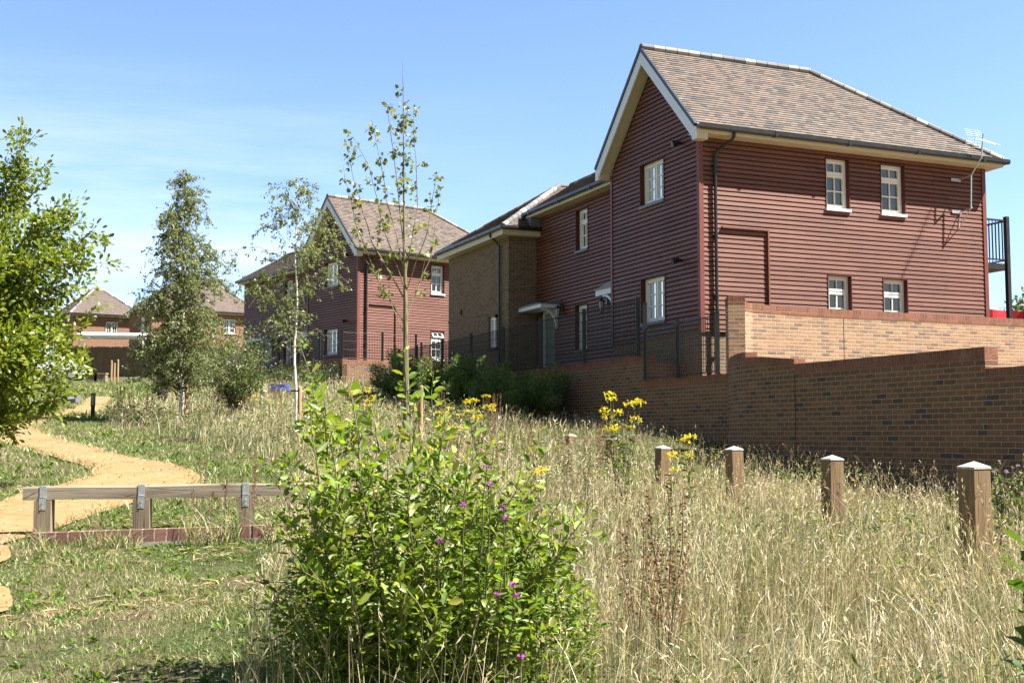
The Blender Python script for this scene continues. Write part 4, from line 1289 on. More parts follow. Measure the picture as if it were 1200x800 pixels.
def poly_branch(p0, p1, n=8, bow=.1, wob=.03):
    p0, p1 = np.array(p0, float), np.array(p1, float)
    f = np.linspace(0, 1, n)[:,None]
    L = np.linalg.norm(p1-p0)
    pts = p0 + (p1-p0)*f
    pts[:,2] += (np.sin(f[:,0]*pi)) * bow * L
    pts[1:] += rng.normal(0, wob*L, (n-1,3)) * np.linspace(.3,1,n-1)[:,None] * .5
    return pts
def sample_line(pts, f):
    f = np.asarray(f)*(len(pts)-1); i = np.clip(f.astype(int), 0, len(pts)-2); r = (f-i)[:,None]
    return pts[i]*(1-r) + pts[i+1]*r, unit(pts[i+1]-pts[i])

def rand_normals(n, upbias=.8):
    v = rng.normal(0, 1, (n,3)); v[:,2] = np.abs(v[:,2])*.6 + upbias
    return unit(v)

def leafy_tree(name, base, trunk_pts, trunk_r, branches, leafspec, label, cat, bark, group=None, twig_r=.006, crown_name='crown'):
    """branches: list of (polyline, r0, r1, nleaves, spread, leaf_from); leafspec: dict"""
    root = empty(name, base, 0, label, cat, group)
    m = MB()
    m.tube([Vector(p) for p in trunk_pts], trunk_r, 10)
    P, D = [], []
    for (pts, r0, r1, nl, spread, lf) in branches:
        n = len(pts)
        m.tube([Vector(p) for p in pts], [r0 + (r1-r0)*i/(n-1) for i in range(n)], 5, False)
        if nl:
            f = lf + (1-lf) * rng.random(nl)**.85
            q, d = sample_line(pts, np.clip(f, 0, .999))
            side = unit(rng.normal(0, 1, (nl,3)))
            q = q + side * spread * rng.random((nl,1))**.7
            P.append(q); D.append(unit(d*.5 + side*1.0 + np.array([0,0,leafspec.get('droop', -.2)])))
    m.build('trunk', bark, root, smooth=True)
    P = np.concatenate(P); D = np.concatenate(D); N = len(P)
    ln = leafspec['len'] * rng.uniform(.6, 1.25, N)
    v, l, t, c = leaf_arrays(P, D, rand_normals(N, leafspec.get('up', .6)), ln, ln*leafspec['asp'], leafspec['templ'], palette(N, leafspec['cols'], leafspec.get('w')))
    np_mesh(crown_name, v, l, t, M['leaf'], c, root)
    return root

def birch(name, base, H, prof, nb, nl, label, lean=(0,0), leaf=.05, cols=None, r0=.055, low=.12, spread=.10, rise=.55, droop=.5):
    """white stem, thin brown branches that rise and then hang, small leaves strung along the twigs"""
    root = empty(name, base, 0, label, 'tree')
    n = 12
    tp = np.array([(lean[0]*i/n + .025*sin(i*1.3), lean[1]*i/n + .025*cos(i*1.1), H*i/n) for i in range(n+1)]); tp[0] = (0,0,-.2)
    tr = [r0*(1-.93*i/n)+.003 for i in range(n+1)]
    m = MB(); m.tube([Vector(p) for p in tp], tr, 10); m.build('trunk', M['birch'], root, smooth=True)
    tw = MB(); P, D = [], []
    per = nl / nb
    for k in range(nb):
        f = low + (1-low-.01) * (k+rng.random())/nb
        rad = np.interp(f, prof[0], prof[1]) * rng.uniform(.45, 1.15)
        a = rng.uniform(0, 2*pi)
        p0, _ = sample_line(tp, np.array([f*.998])); p0 = p0[0]
        out_ = np.array([cos(a), sin(a), 0])
        t_ = np.linspace(0, 1, 8)[:,None]
        pts = p0 + out_*rad*t_ + np.array([0,0,1])*(rise*rad*np.sin(t_*2.0) - droop*rad*t_**3*.6)
        pts[1:] += rng.normal(0, .035*rad, (7,3))
        tw.tube([Vector(p) for p in pts], [max(.0035, .30*r0*(1-f)*(1-.85*q/7)) for q in range(8)], 4, False)
        nt_ = max(4, int(7*rad+3))
        for j in range(nt_):
            q, _ = sample_line(pts, np.array([rng.uniform(.18, .99)])); q = q[0]
            ln = rng.uniform(.15, .55)*min(1, .4+rad*.6)
            e = q + np.array([rng.normal(0,.13), rng.normal(0,.13), -ln*rng.uniform(-.35, 1.0)]) + out_*rng.uniform(0,.15)
            tl = poly_branch(q, e, 5, .12, .05)
            tw.tube([Vector(p) for p in tl], [.0028,.0024,.002,.0016,.001], 3, False)
            kk = max(2, int(per/nt_*rng.uniform(.5,1.5)*min(1.3, rad/.85)))
            qq, dd = sample_line(tl, rng.random(kk)*.999); sd = unit(rng.normal(0,1,(kk,3)))
            P.append(qq + sd*.035*rng.random((kk,1))); D.append(unit(sd + dd*.6 + np.array([0,0,-.5])))
    tw.build('branches', M['bark'], root)
    P, D = np.concatenate(P), np.concatenate(D); N = len(P); ln = leaf*rng.uniform(.6,1.25,N)
    v, l, t, c = leaf_arrays(P, D, rand_normals(N,.25), ln, ln*.72, 'small', palette(N, cols))
    np_mesh('crown', v, l, t, M['leaf'], c, root)
    return root

def build_trees():
    BG = [(.145,.18,.068), (.19,.22,.095), (.245,.265,.14), (.11,.14,.055)]
    b1 = (-7.82, 28.0, g(-7.82, 28.0))
    birch('birch_tree', b1, 5.95, ([0,.1,.2,.35,.5,.65,.8,.92,1], [.7,1.1,1.28,1.28,1.12,.88,.58,.34,.15]), 280, 50000, 'dense white-stemmed birch with a narrow drooping crown tied to a stake', leaf=.05, cols=BG, r0=.056, low=.09, droop=.65)
    x, y = -4.75, 26.0
    birch('birch_tree', (x, y, g(x, y)), 5.45, ([0,.3,.4,.55,.75,.9,1], [.4,.95,1.25,1.25,.95,.6,.2]), 78, 9500, 'thin young birch with sparse see-through leaves in front of the distant red house', leaf=.055, cols=BG, r0=.034, low=.27, lean=(-.05,.1), rise=.75)
    # dark multi-stem shrub right of the birch
    for (x, y, h, rad, n, lb, cl) in (
        (-7.1, 30.5, 2.4, 1.15, 8000, 'dark bushy alder close behind the big birch, toward the distant red house', [(.08,.11,.04), (.11,.14,.055), (.145,.17,.08)]),
        (-10.6, 36.0, 2.6, .8, 1600, 'thin pale scrub between the big birch and the waymarker post', [(.11,.13,.06), (.15,.16,.085), (.09,.11,.05)])):
        br = []
        for k in range(60):
            a = rng.uniform(0, 2*pi); rr = rad*rng.uniform(.3, 1.0)
            e = (cos(a)*rr, sin(a)*rr, h*rng.uniform(.35, 1.0))
            pts = poly_branch((cos(a)*.05, sin(a)*.05, 0), e, 8, .08, .05)
            br.append((pts, .016, .003, n//60, .22, .2))
        leafy_tree('shrub', (x, y, g(x, y)), [(0,0,-.1),(0,0,.3),(.02,0,h*.6)], [.03,.028,.01], br, dict(len=.06, asp=.65, templ='small', cols=cl), lb, 'shrub', M['bark'])
    # leafy tree at the left edge (field maple / oak)
    bx, by = -6.75, 14.4
    OC = [(.12,.175,.018), (.165,.22,.024), (.21,.25,.032), (.08,.125,.016), (.25,.26,.05)]
    br = []
    tips = [(25,158,0),(48,186,.2),(68,232,-.3),(84,262,.1),(104,272,.2),(106,292,-.2),(66,330,.3),(72,372,0),(92,404,.2),(100,428,-.3),(76,448,.2),(62,474,0),(35,484,.3),(10,200,0),(30,230,.5),(45,290,-.5),(60,350,.6),(40,410,-.6),(70,400,-.4),(10,470,.4)]
    for px, py, dy in tips:
        Yd = by + dy; w = np.array([(px-600)/1389*Yd, Yd, (510.6-py)/1389*Yd]) - np.array([bx, by, g(bx, by)])
        br_p0 = np.array([0, 0, max(.5, w[2]*rng.uniform(.45, .7))])
        pts = poly_branch(br_p0, w, 9, .07, .05)
        br.append((pts, .022, .003, 260, .15, .12))
        for j in range(5):
            q, _ = sample_line(pts, np.array([rng.uniform(.3,.97)])); q = q[0]
            e = q + rng.normal(0, .26, 3) + np.array([0,0,.1])
            br.append((poly_branch(q, e, 5, .1, .06), .005, .002, 60, .08, .1))
    for k in range(95):
        a = rng.uniform(0, 2*pi); zz = rng.uniform(.75, 3.45); rr = 1.72*math.sqrt(max(.05, 1-((zz-2.2)/2.3)**2))*rng.uniform(.5,.95)
        w = np.array([cos(a)*rr, sin(a)*rr, zz]); pts = poly_branch((0,0,max(.4, zz*.6)), w, 8, .07, .05)
        br.append((pts, .02, .003, 260, .22, .3))
    leafy_tree('oak_tree', (bx, by, g(bx, by)), [(0,0,-.2),(.03,0,1),(-.03,.02,2.1),(.02,0,3.2)], [.09,.08,.05,.012], br, dict(len=.072, asp=.62, templ='lobed', cols=OC, droop=-.05, up=.7), 'bright green leafy oak overhanging the orange path', 'tree', M['bark'])
    # staked maple sapling
    x, y = -1.88, 21.0; b = (x, y, g(x, y))
    def pt(px, py, dy=0): Yd = y+dy; return np.array([(px-600)/1389*Yd - x, dy, (510.6-py)/1389*Yd - b[2]])
    tp = [(0,0,-.2), tuple(pt(476.5,470)), tuple(pt(475,400)), tuple(pt(474,335)), tuple(pt(472,260)), tuple(pt(471,180)), tuple(pt(470,110)), tuple(pt(469,62))]
    tr = [.06,.052,.047,.036,.022,.013,.007,.002]
    br = []
    MC = [(.13,.17,.045), (.17,.20,.065), (.21,.22,.09), (.10,.13,.04), (.26,.25,.13)]
    def spray(path, r, n):
        P_ = np.array([pt(*p) for p in path]); 
        Q = np.concatenate([poly_branch(P_[i], P_[i+1], 5, .02, .015)[(1 if i else 0):] for i in range(len(P_)-1)])
        k = max(2, n//9)
        br.append((Q, r, .003, 0, 0, 0))
        for j in range(k):     # leaves sit in small clusters on spurs
            f = .12 + .88*(j+rng.random())/k
            q, d = sample_line(Q, np.array([min(f,.999)])); q = q[0]
            e = q + rng.normal(0, .07, 3)
            br.append((np.stack([q, (q+e)/2, e]), .003, .002, 9, .085, .3))
    spray([(474,352,0),(435,285,.2),(412,210,.35),(402,160,.4)], .014, 110)
    spray([(474,340,0),(448,270,-.3),(432,195,-.4),(410,155,-.5)], .012, 80)
    spray([(473,320,0),(452,230,.4),(440,170,.5),(432,135,.5)], .012, 100)
    spray([(473,300,0),(462,200,-.3),(455,150,-.3),(450,115,-.3)], .011, 90)
    spray([(473,330,0),(488,240,.2),(484,165,.3),(482,125,.3)], .012, 90)
    spray([(474,345,0),(500,270,-.2),(508,215,-.2),(510,200,-.3)], .010, 60)
    spray([(475,365,0),(505,300,.2),(512,240,.4),(514,222,.4)], .010, 60)
    spray([(474,380,0),(440,325,-.2),(415,260,-.3),(398,190,-.3)], .012, 80)
    spray([(475,395,0),(450,340,.3),(425,300,.4),(412,262,.5)], .008, 50)
    spray([(475,375,0),(492,330,.4),(500,290,.5)], .007, 26)
    spray([(472,250,0),(471,180,0),(470,100,0)], .006, 130)
    leafy_tree('maple_sapling', b, tp, tr, br, dict(len=.088, asp=.85, templ='maple', cols=MC, droop=-.1, up=.5), 'tall slender maple sapling with sparse leaf clusters and a bare leading shoot', 'tree', M['greenbark'])
    # tree stakes with ties
    def stake(x, y, h, tx, label):
        root = empty('tree_stake', (x, y, g(x, y)), 0, label, 'stake')
        m = MB(); m.tube([(0,0,-.3),(0,0,h-.02),(0,0,h)], [.045,.045,.036], 12); m.build('post', M['stake'], root)
        m = MB(); m.tube([(tx-.07 if tx < 0 else tx+.07, 0, h-.09), (0, -.05, h-.09), (0, .05, h-.09), (tx-.07 if tx < 0 else tx+.07, .03, h-.09)], .018, 6); m.build('tie', M['rubber'], root)
    stake(-7.66, 27.9, .86, -.16, 'round timber stake tied to the big birch')
    stake(-4.64, 25.9, .86, -.12, 'round timber stake tied to the thin birch')
    stake(-1.62, 21.05, 1.0, -.25, 'pale timber stake beside the maple sapling')
    # far trees
    for i, (x, y, h) in enumerate(((52, 118, 8.2), (45, 122, 7.4), (59, 121, 9.0), (66, 118, 8.0))):
        br = []
        for k in range(46):
            a = rng.uniform(0, 2*pi); zz = h*rng.uniform(.3, 1); rr = h*.42*math.sqrt(max(.04, 1-((zz/h-.55)/.5)**2))*rng.uniform(.5,1)
            br.append((poly_branch((0,0,h*.25), (cos(a)*rr, sin(a)*rr, zz), 6, .05, .05), .05, .01, 60, .75, .3))
        leafy_tree('far_tree', (x, y, g(x, y)), [(0,0,-.3),(0,0,h*.6)], [.25,.08], br, dict(len=.42, asp=.7, templ='small', cols=[(.07,.10,.04),(.10,.13,.055),(.14,.16,.08)]), ['distant green tree between the house end and the balcony post', 'distant lower tree behind the house end', 'distant taller tree beyond the balcony post', 'distant tree outermost of the row beyond the balcony'][i], 'tree', M['bark'])
    for i, (x, y, h) in enumerate(((-31.0, 118, 6.4),)):
        br = []
        for k in range(20):
            a = rng.uniform(0, 2*pi); zz = h*rng.uniform(.4, 1); rr = 1.6*rng.uniform(.3,1)
            br.append((poly_branch((0,0,h*.3), (cos(a)*rr, sin(a)*rr, zz), 6, .05, .05), .05, .01, 50, .4, .3))
        leafy_tree('far_tree', (x, y, g(x, y)), [(0,0,-.3),(0,0,h*.7)], [.2,.05], br, dict(len=.3, asp=.6, templ='small', cols=[(.05,.08,.03),(.08,.11,.05)]), 'dark treetop showing between the two distant brick roofs', 'tree', M['bark'])
build_trees()

def build_shrubs():
    """hedge shrubs and bushes"""
    def shrub(loc, rx, ry, h, n, ln, cols, label, group=None, templ='small', name='shrub', asp=.55, stems=26):
        br = []
        for k in range(stems):
            a = rng.uniform(0, 2*pi); q = math.sqrt(rng.random())
            zz = h*(.35 + .65*rng.random()) * (1 - .35*q*q)
            e = (cos(a)*rx*q, sin(a)*ry*q, zz)
            br.append((poly_branch((cos(a)*.08, sin(a)*.08, 0), e, 7, .1, .05), .009, .002, n//stems, .16, .15))
        return leafy_tree(name, (loc[0], loc[1], g(*loc[:2]) if len(loc) < 3 else loc[2]), [(0,0,-.1),(0,0,h*.3)], [.02,.008], br, dict(len=ln, asp=asp, templ=templ, cols=cols, up=.5), label, 'shrub', M['bark'], group, crown_name='foliage')
    DK = [(.095,.15,.042), (.13,.19,.056), (.17,.225,.075), (.065,.105,.032)]
    hl = ['dark hedge shrub at the end of the row closest to the mesh fence step', 'dark hedge shrub with arching tips below the second door canopy', 'dark hedge shrub below the first door canopy', 'dark hedge shrub under the brick wing corner', 'dark hedge shrub under the middle of the brick wing', 'dark hedge shrub at the end of the row closest to the maple sapling']
    for i, (v, h) in enumerate(((4.4, 1.25), (6.4, 1.38), (8.5, 1.45), (10.6, 1.45), (12.9, 1.4), (15.2, 1.35))):
        p = hw(-1.85, v); shrub((p.x, p.y), 1.0, 1.55, h*1.22, 10500, .062, DK, hl[i], 'dark hedge shrubs under the low wall')
    # pale bush and low shrubs by the far house
    p = hw2(3.2, -2.2); shrub((p[0], p[1], 2.0), 1.3, 1.2, 1.35, 2600, .07, [(.16,.18,.10),(.22,.23,.14),(.12,.14,.07)], 'pale grey-green bush below the sunlit windows of the distant red house')
    lb = ['low green shrub under the fence corner of the distant house', 'low green shrub beside the thin birch', 'low rounded shrub in front of the far retaining wall', 'dark shrub under the far house porch']
    for i, (u, v, h) in enumerate(((-2.4, -1.0, 1.1), (-2.6, 1.5, 1.1), (-2.6, 4.2, 1.0), (-2.3, 8.6, 2.9))):
        p = hw2(u, v); shrub((p[0], p[1], 1.75), 1.3 + .6*(i == 3), 1.2 + .8*(i == 3), h, 2000 + 4000*(i == 3), .07, DK if i == 3 else [(.05,.075,.03),(.075,.10,.04),(.10,.12,.055)], lb[i])
    # silvery shrub right behind the big bush
    p = (-1.15, 23.5); shrub(p, .5, .5, .95, 700, .06, [(.17,.19,.13),(.22,.24,.17),(.13,.15,.09)], 'small silvery shrub behind the maple sapling')
build_shrubs()

def foreground_bush():
    bx, by = -.50, 5.75; bz = g(bx, by)
    root = empty('alder_bush', (bx, by, bz), 0, 'large bright green leafy bush with purple flowers in front of the meadow', 'bush')
    def pt(px, py, Yd): return np.array([(px-600)/1389*Yd - bx, Yd - by, (510.6-py)/1389*Yd - bz])
    tips = [(345,402,5.75),(372,432,5.9),(362,470,5.5),(405,438,6.0),(440,462,5.6),(478,412,5.8),(505,432,6.0),(520,470,5.5),(452,500,5.9),(560,478,5.7),(585,505,6.0),(548,525,5.45),(632,500,5.9),(610,548,5.5),(655,585,5.6),(698,588,5.5),(668,625,5.4),(690,680,5.4),(318,552,5.7),(332,520,5.4),(322,618,5.6),(330,600,6.1),(640,640,6.1),(600,600,6.2),(390,520,5.35),(425,560,5.3),(480,540,5.2),(530,580,5.2),(580,640,5.15),(350,650,5.25),(410,640,5.1),(470,660,5.05),(530,690,5.0),(322,705,5.5),(660,720,5.3),(620,700,5.1)]
    m = MB(); P, D, S = [], [], []
    for i, (px, py, Yd) in enumerate(tips):
        e = pt(px, py, Yd); a = rng.uniform(0, 2*pi)
        s = np.array([e[0]*.35 + rng.normal(0,.08), e[1]*.4 + rng.normal(0,.05), 0.0])
        s[2] = g(bx+s[0], by+s[1]) - bz - .05
        n = 12; f = np.linspace(0,1,n)[:,None]
        pts = s*(1-f) + e*f; pts[:,:2] += np.sin(f*pi)*(s[:2]-e[:2])*-.12*-1*.6
        pts += rng.normal(0, .012, pts.shape)*np.linspace(0,1,n)[:,None]
        m.tube([Vector(p) for p in pts], [.008 - .006*k/(n-1) for k in range(n)], 6, False)
        L = np.linalg.norm(e-s)
        nl = int(L*62)
        ff = np.linspace(.12, .995, nl); q, d = sample_line(pts, ff)
        ang = np.arange(nl)*2.4 + a
        h1 = unit(np.cross(d, np.array([[.3,.2,1.]]))); h2_ = np.cross(d, h1)
        side = h1*np.cos(ang)[:,None] + h2_*np.sin(ang)[:,None]
        P.append(q + side*.012); D.append(unit(side + d*.55 + np.array([0,0,-.05]))); S.append(.070*np.clip(1.25-ff*.45, .5, 1.1)*np.where(ff>.95,.6,1)*rng.uniform(.38,1.3,nl))
        for j in range(int(L*13)):       # side twigs fill the body
            f0 = rng.uniform(.12,.8); q0, d0 = sample_line(pts, np.array([f0])); q0 = q0[0]
            e2 = q0 + np.array([rng.normal(0,.11), rng.normal(0,.11), rng.uniform(.02,.2)])
            tw = poly_branch(q0, e2, 4, .05, .04); m.tube([Vector(p) for p in tw], [.003,.003,.002,.0015], 4, False)
            nn = 9; q2, d2 = sample_line(tw, np.linspace(.2,.99,nn)); sd = unit(rng.normal(0,1,(nn,3)))
            P.append(q2 + sd*.01); D.append(unit(sd + d2*.5)); S.append(.052*rng.uniform(.5,1.3,nn))
    m.build('stems', M['greenbark'], root, smooth=True)
    P = np.concatenate(P); D = np.concatenate(D); S = np.concatenate(S); N = len(P)
    gcol = [(.155,.24,.026), (.20,.28,.036), (.12,.195,.026), (.25,.31,.055), (.09,.15,.026), (.28,.27,.05)]
    a1 = leaf_arrays(P, D, rand_normals(N, .35), S, S*.47*rng.uniform(.8,1.2,N), 'oval', palette(N, gcol, jit=.15))
    # narrow willow-like leaves low down
    k = 7500
    r_ = rng.random(k)**.5; an = rng.uniform(0,2*pi,k)
    px = np.stack([r_*np.cos(an)*.78+.13, r_*np.sin(an)*.45-.08, rng.random(k)**1.25*1.0*(1.1-.7*r_*r_)+.02], 1)
    dd = unit(np.stack([rng.normal(0,1,k), rng.normal(0,1,k), rng.uniform(-.1,.9,k)],1)); l2 = .055*rng.uniform(.5,1.3,k)
    a2 = leaf_arrays(px, dd, rand_normals(k,.4), l2, l2*.3, 'lance', palette(k, [(.15,.22,.028),(.21,.28,.042),(.11,.165,.026)], jit=.15))
    np_mesh('foliage', *join([a1, a2])[:3], M['leaf'], join([a1, a2])[3], root)
    # purple willowherb standing in the bush
    fl = [(571,546),(575,565),(544,590),(590,593),(593,604),(517,631),(601,681),(583,691),(605,694),(610,763)]
    for i, (px_, py_) in enumerate(fl):
        Yd = 5.25 - .03*(i % 3); x = (px_-600)/1389*Yd; z = (510.6-py_)/1389*Yd
        bx2, by2 = x - .08 + .03*(i % 4), Yd + .12
        b0 = g(bx2, by2)
        r2 = empty('willowherb', (bx2, by2, b0), 0, None, None)
        tag(r2, ['purple willowherb flower topmost beside the bush centre', 'purple willowherb flower just under the topmost one', 'purple willowherb flower at the middle of the bush', 'upper purple willowherb flower of the close pair in the bush', 'lower purple willowherb flower of the close pair in the bush', 'purple willowherb flower standing apart, deep in the bush', 'purple willowherb flower at the top of the low trio in the bush', 'purple willowherb flower of the low trio closest to the bush middle', 'purple willowherb flower of the low trio closest to the straw grass', 'purple willowherb flower lowest of all near the ground'][i], 'wildflower', 'purple willowherbs in the bush')
        top = np.array([x-bx2, Yd-by2, z-b0])
        st = poly_branch((0,0,-.02), top, 8, .0, .01)
        mm = MB(); mm.tube([Vector(p) for p in st], [.004]*6+[.003,.002], 5, False); mm.build('stem', M['greenbark'], r2)
        nl = 22; q, d = sample_line(st, np.linspace(.1,.97,nl)); an_ = np.arange(nl)*2.1
        sd = np.stack([np.cos(an_), np.sin(an_), np.full(nl,.35)],1); ll = .055*rng.uniform(.7,1.2,nl)
        v, l, t, c = leaf_arrays(q, unit(sd), rand_normals(nl,.7), ll, ll*.28, 'lance', palette(nl, [(.12,.18,.03),(.15,.21,.04)]))
        np_mesh('leaves', v, l, t, M['leaf'], c, r2)
        nf = 14; an_ = np.arange(nf)*2.4
        q = np.repeat(top[None], nf, 0) + np.stack([np.cos(an_)*.004, np.sin(an_)*.004, rng.uniform(-.012,.006,nf)],1)
        sd = np.stack([np.cos(an_), np.sin(an_), rng.uniform(-.1,.6,nf)],1)
        v, l, t, c = leaf_arrays(q, unit(sd), rand_normals(nf,.6), .013, .010, 'oval', palette(nf, [(.42,.06,.42),(.52,.12,.52),(.36,.05,.38)]))
        np_mesh('flower', v, l, t, M['petal'], c, r2)
foreground_bush()

# ----------------------------------------------------------------- meadow herbs
def ragwort_mesh(h, spread, heads, seed):
    global rng
    keep = rng; rng = np.random.default_rng(seed)
    m = MB(); LP, LD, FP = [], [], []
    for k in range(heads):
        a = rng.uniform(0,2*pi); r_ = spread*math.sqrt(rng.random())
        top = np.array([cos(a)*r_, sin(a)*r_, h*rng.uniform(.72,1.04) - r_*.30])
        pts = poly_branch((rng.normal(0,.02), rng.normal(0,.02), 0), top, 9, .02, .012)
        m.tube([Vector(p) for p in pts], [.005]*5+[.004,.0035,.003,.002], 5, False)
        n = 20; q, d = sample_line(pts, rng.uniform(.08,.85,n)); sd = unit(np.stack([rng.normal(0,1,n), rng.normal(0,1,n), rng.uniform(.0,.6,n)],1))
        LP.append(q); LD.append(sd)
        for j in range(26):
            b = rng.uniform(0,2*pi); rr = .07*math.sqrt(rng.random())
            FP.append(top + np.array([cos(b)*rr, sin(b)*rr, (.045 - rr*rr*6) + rng.normal(0,.012)]))
    LP, LD = np.concatenate(LP), np.concatenate(LD); N = len(LP); ln = .085*rng.uniform(.5,1.2,N)
    lv = leaf_arrays(LP, LD, rand_normals(N,.6), ln, ln*.35, 'lobed', palette(N, [(.08,.12,.03),(.12,.16,.045),(.16,.18,.06)]))
    FP = np.array(FP); K = len(FP); fd = unit(rng.normal(0,1,(K,3))*np.array([1,1,.25]))
    off = fd*-.011
    f1_, f2_ = [], []
    for h_ in range(heads):
        q = slice(h_*26, h_*26+26); F_, d_, o_ = FP[q], fd[q], off[q]; K = 26
        f1_.append(leaf_arrays(F_+o_, d_, unit(rng.normal(0,.25,(K,3))+np.array([0,0,1])), .021, .021, 'disc', palette(K, [(.80,.66,.02),(.88,.76,.05),(.68,.53,.02)], jit=.05)))
        f2_.append(leaf_arrays(F_+o_*.5+np.array([0,0,-.010]), unit(rng.normal(0,1,(K,3))), unit(rng.normal(0,.8,(K,3))+np.array([0,0,.5])), .018, .017, 'disc', palette(K, [(.62,.52,.03),(.72,.60,.03)], jit=.05)))
    rng = keep
    return m, lv, [join([q_, w_]) for q_, w_ in zip(f1_, f2_)]
def ragwort(h, spread, heads, seed):
    m, lv, fl = ragwort_mesh(h, spread, heads, seed)
    root = empty('ragwort', (0,0,0))
    m.build('stems', M['greenbark'], root); np_mesh('leaves', lv[0], lv[1], lv[2], M['leaf'], lv[3], root); [np_mesh('flower_head', q[0], q[1], q[2], M['petal'], q[3], root) for q in fl]
    return root
def herbs():
    rA, rB = ragwort(1.2, .26, 13, 1), ragwort(.9, .10, 3, 2)
    spots = [('A', 727, 462, 13.2, 'tall bushy yellow ragwort in front of the low retaining wall'), ('B', 812, 508, 12.6, 'single-topped yellow ragwort beside the sunlit bollard'),
             ('A', 528, 478, 16.0, 'broad yellow ragwort just behind the big green bush'), ('A', 560, 464, 16.8, 'yellow ragwort beside the smallest bollard'),
             ('A', 296, 466, 31.0, 'distant yellow ragwort clump in the dry grass by the birches'), ('B', 318, 470, 30.4, 'distant small ragwort next to the thin birch'),
             ('A', 425, 455, 20.0, 'yellow ragwort glimpsed between the top shoots of the green bush'), ('B', 640, 545, 9.6, 'small ragwort with few yellow heads between the green bush and the bollards'),
             ('B', 782, 528, 12.0, 'small yellow ragwort close to the half sunk bollard'), ('B', 505, 520, 11.0, 'small yellow ragwort hidden among the bush shoots')]
    fa = fb = True
    for t, px, py, Yd, lb in spots:
        src = rA if t == 'A' else rB
        if (t == 'A' and fa) or (t == 'B' and fb):
            o = src; fa, fb = (False, fb) if t == 'A' else (fa, False)
        else: o = copy_tree(src)
        x = (px-600)/1389*Yd; b = g(x, Yd); top = (510.6-py)/1389*Yd
        s = max(.5, min(1.5, (top-b)/(1.2 if t == 'A' else .9)))
        o.location = (x, Yd, b-.02); o.scale = (s**.5, s**.5, s); o.rotation_euler = (0,0,rng.uniform(0,6)); tag(o, lb, 'ragwort', 'yellow ragworts in the meadow')
    # rusty dock spikes
    def dock(seed, h):
        r_ = np.random.default_rng(seed)
        m = MB(); P, D = [], []
        for k in range(3 if seed % 2 else 2):
            top = np.array([r_.normal(0,.07), r_.normal(0,.07), h*r_.uniform(.8,1)])
            pts = np.array([[0,0,0], top*.35+r_.normal(0,.01,3), top*.7+r_.normal(0,.01,3), top])
            m.tube([Vector(p) for p in pts], [.004,.004,.003,.002], 5, False)
            n = 90; f = r_.uniform(.42,1,n); q, d = sample_line(pts, np.clip(f,0,.999)); a = r_.uniform(0,2*pi,n)
            sd = np.stack([np.cos(a), np.sin(a), r_.uniform(.2,1,n)],1); P.append(q + sd*(.018*(1.1-f))[:,None]); D.append(sd)
        root = empty('dock_plant', (0,0,0)); m.build('stem', M['bark'], root)
        for p_, d_ in zip(P, D):
            N = len(p_); v, l, t, c = leaf_arrays(p_, d_, rand_normals(N,.3), 0.019, .014, 'small', palette(N, [(.17,.075,.034),(.24,.115,.055),(.13,.055,.03),(.30,.175,.09)], jit=.15))
            np_mesh('seed_spike', v, l, t, M['petal'], c, root)
        return root
    protos = [dock(3, .9), dock(4, .8), dock(5, 1.0)]
    used = [False]*3
    zones = [  # x range px, y range px (of the foot), Y range, count, label
        ((575,720), (12.5,18.5), 16, 'rust brown dock spike in straw grass between the green bush and the bollards'),
        ((600,700), (9.5,12.5), 4, 'tall rust brown dock spike standing in front of the bollard row'),
        ((745,800), (5.6,6.2), 5, 'dark brown dock spike standing in the straw grass beside the bush foot'),
        ((125,185), (26,29.5), 7, 'reddish dock spike in the weeds between birch stem and waymarker'),
        ((235,340), (29,35), 16, 'reddish dock spike in the far dry grass between the birches'),
        ((200,320), (9.9,11.2), 7, 'orange brown dock spike beside the knee rail'),
        ((500,600), (17,24), 7, 'rust brown dock spike before the dark hedge')]
    for (xr, yr, n, lb) in zones:
        for k in range(n):
            i = rng.integers(3); src = protos[i]
            o = copy_tree(src) if used[i] else src; used[i] = True
            Yd = rng.uniform(*yr); x = (rng.uniform(*xr)-600)/1389*Yd
            s = rng.uniform(.6, 1.05) * (.72 if ('rail' in lb or 'tall rust' in lb) else 1)
            o.location = (x, Yd, g(x, Yd)-.02); o.scale = (s,s,s); o.rotation_euler = (rng.normal(0,.06), rng.normal(0,.06), rng.uniform(0,6)); tag(o, lb, 'dock', lb.replace('spike', 'spikes').replace(' seed', ''))
    # thistles
    def thistle(h, seed, label, x, y):
        r_ = np.random.default_rng(seed); root = empty('thistle', (x, y, g(x, y)), 0, label, 'thistle')
        m = MB(); P, D, FP = [], [], []
        for k in range(7):
            a = r_.uniform(0,2*pi); top = np.array([cos(a)*.16*r_.random()*h, sin(a)*.16*r_.random()*h, h*r_.uniform(.6,1)])
            pts = np.array([[0,0,0], top*[.4,.4,.35], top*[.8,.8,.7], top]); m.tube([Vector(p) for p in pts], [.005,.005,.004,.003], 5, False)
            n = 26; q, d = sample_line(pts, r_.uniform(.15,.92,n)); sd = unit(np.stack([r_.normal(0,1,n), r_.normal(0,1,n), r_.uniform(.2,.9,n)],1)); P.append(q); D.append(sd); FP.append(top)
        P, D = np.concatenate(P), np.concatenate(D); N = len(P); ln = .075*r_.uniform(.5,1.2,N)
        v, l, t, c = leaf_arrays(P, D, rand_normals(N,.5), ln, ln*.34, 'lobed', palette(N, [(.11,.15,.06),(.15,.19,.08)])); m.build('stems', M['greenbark'], root); np_mesh('leaves', v, l, t, M['leaf'], c, root)
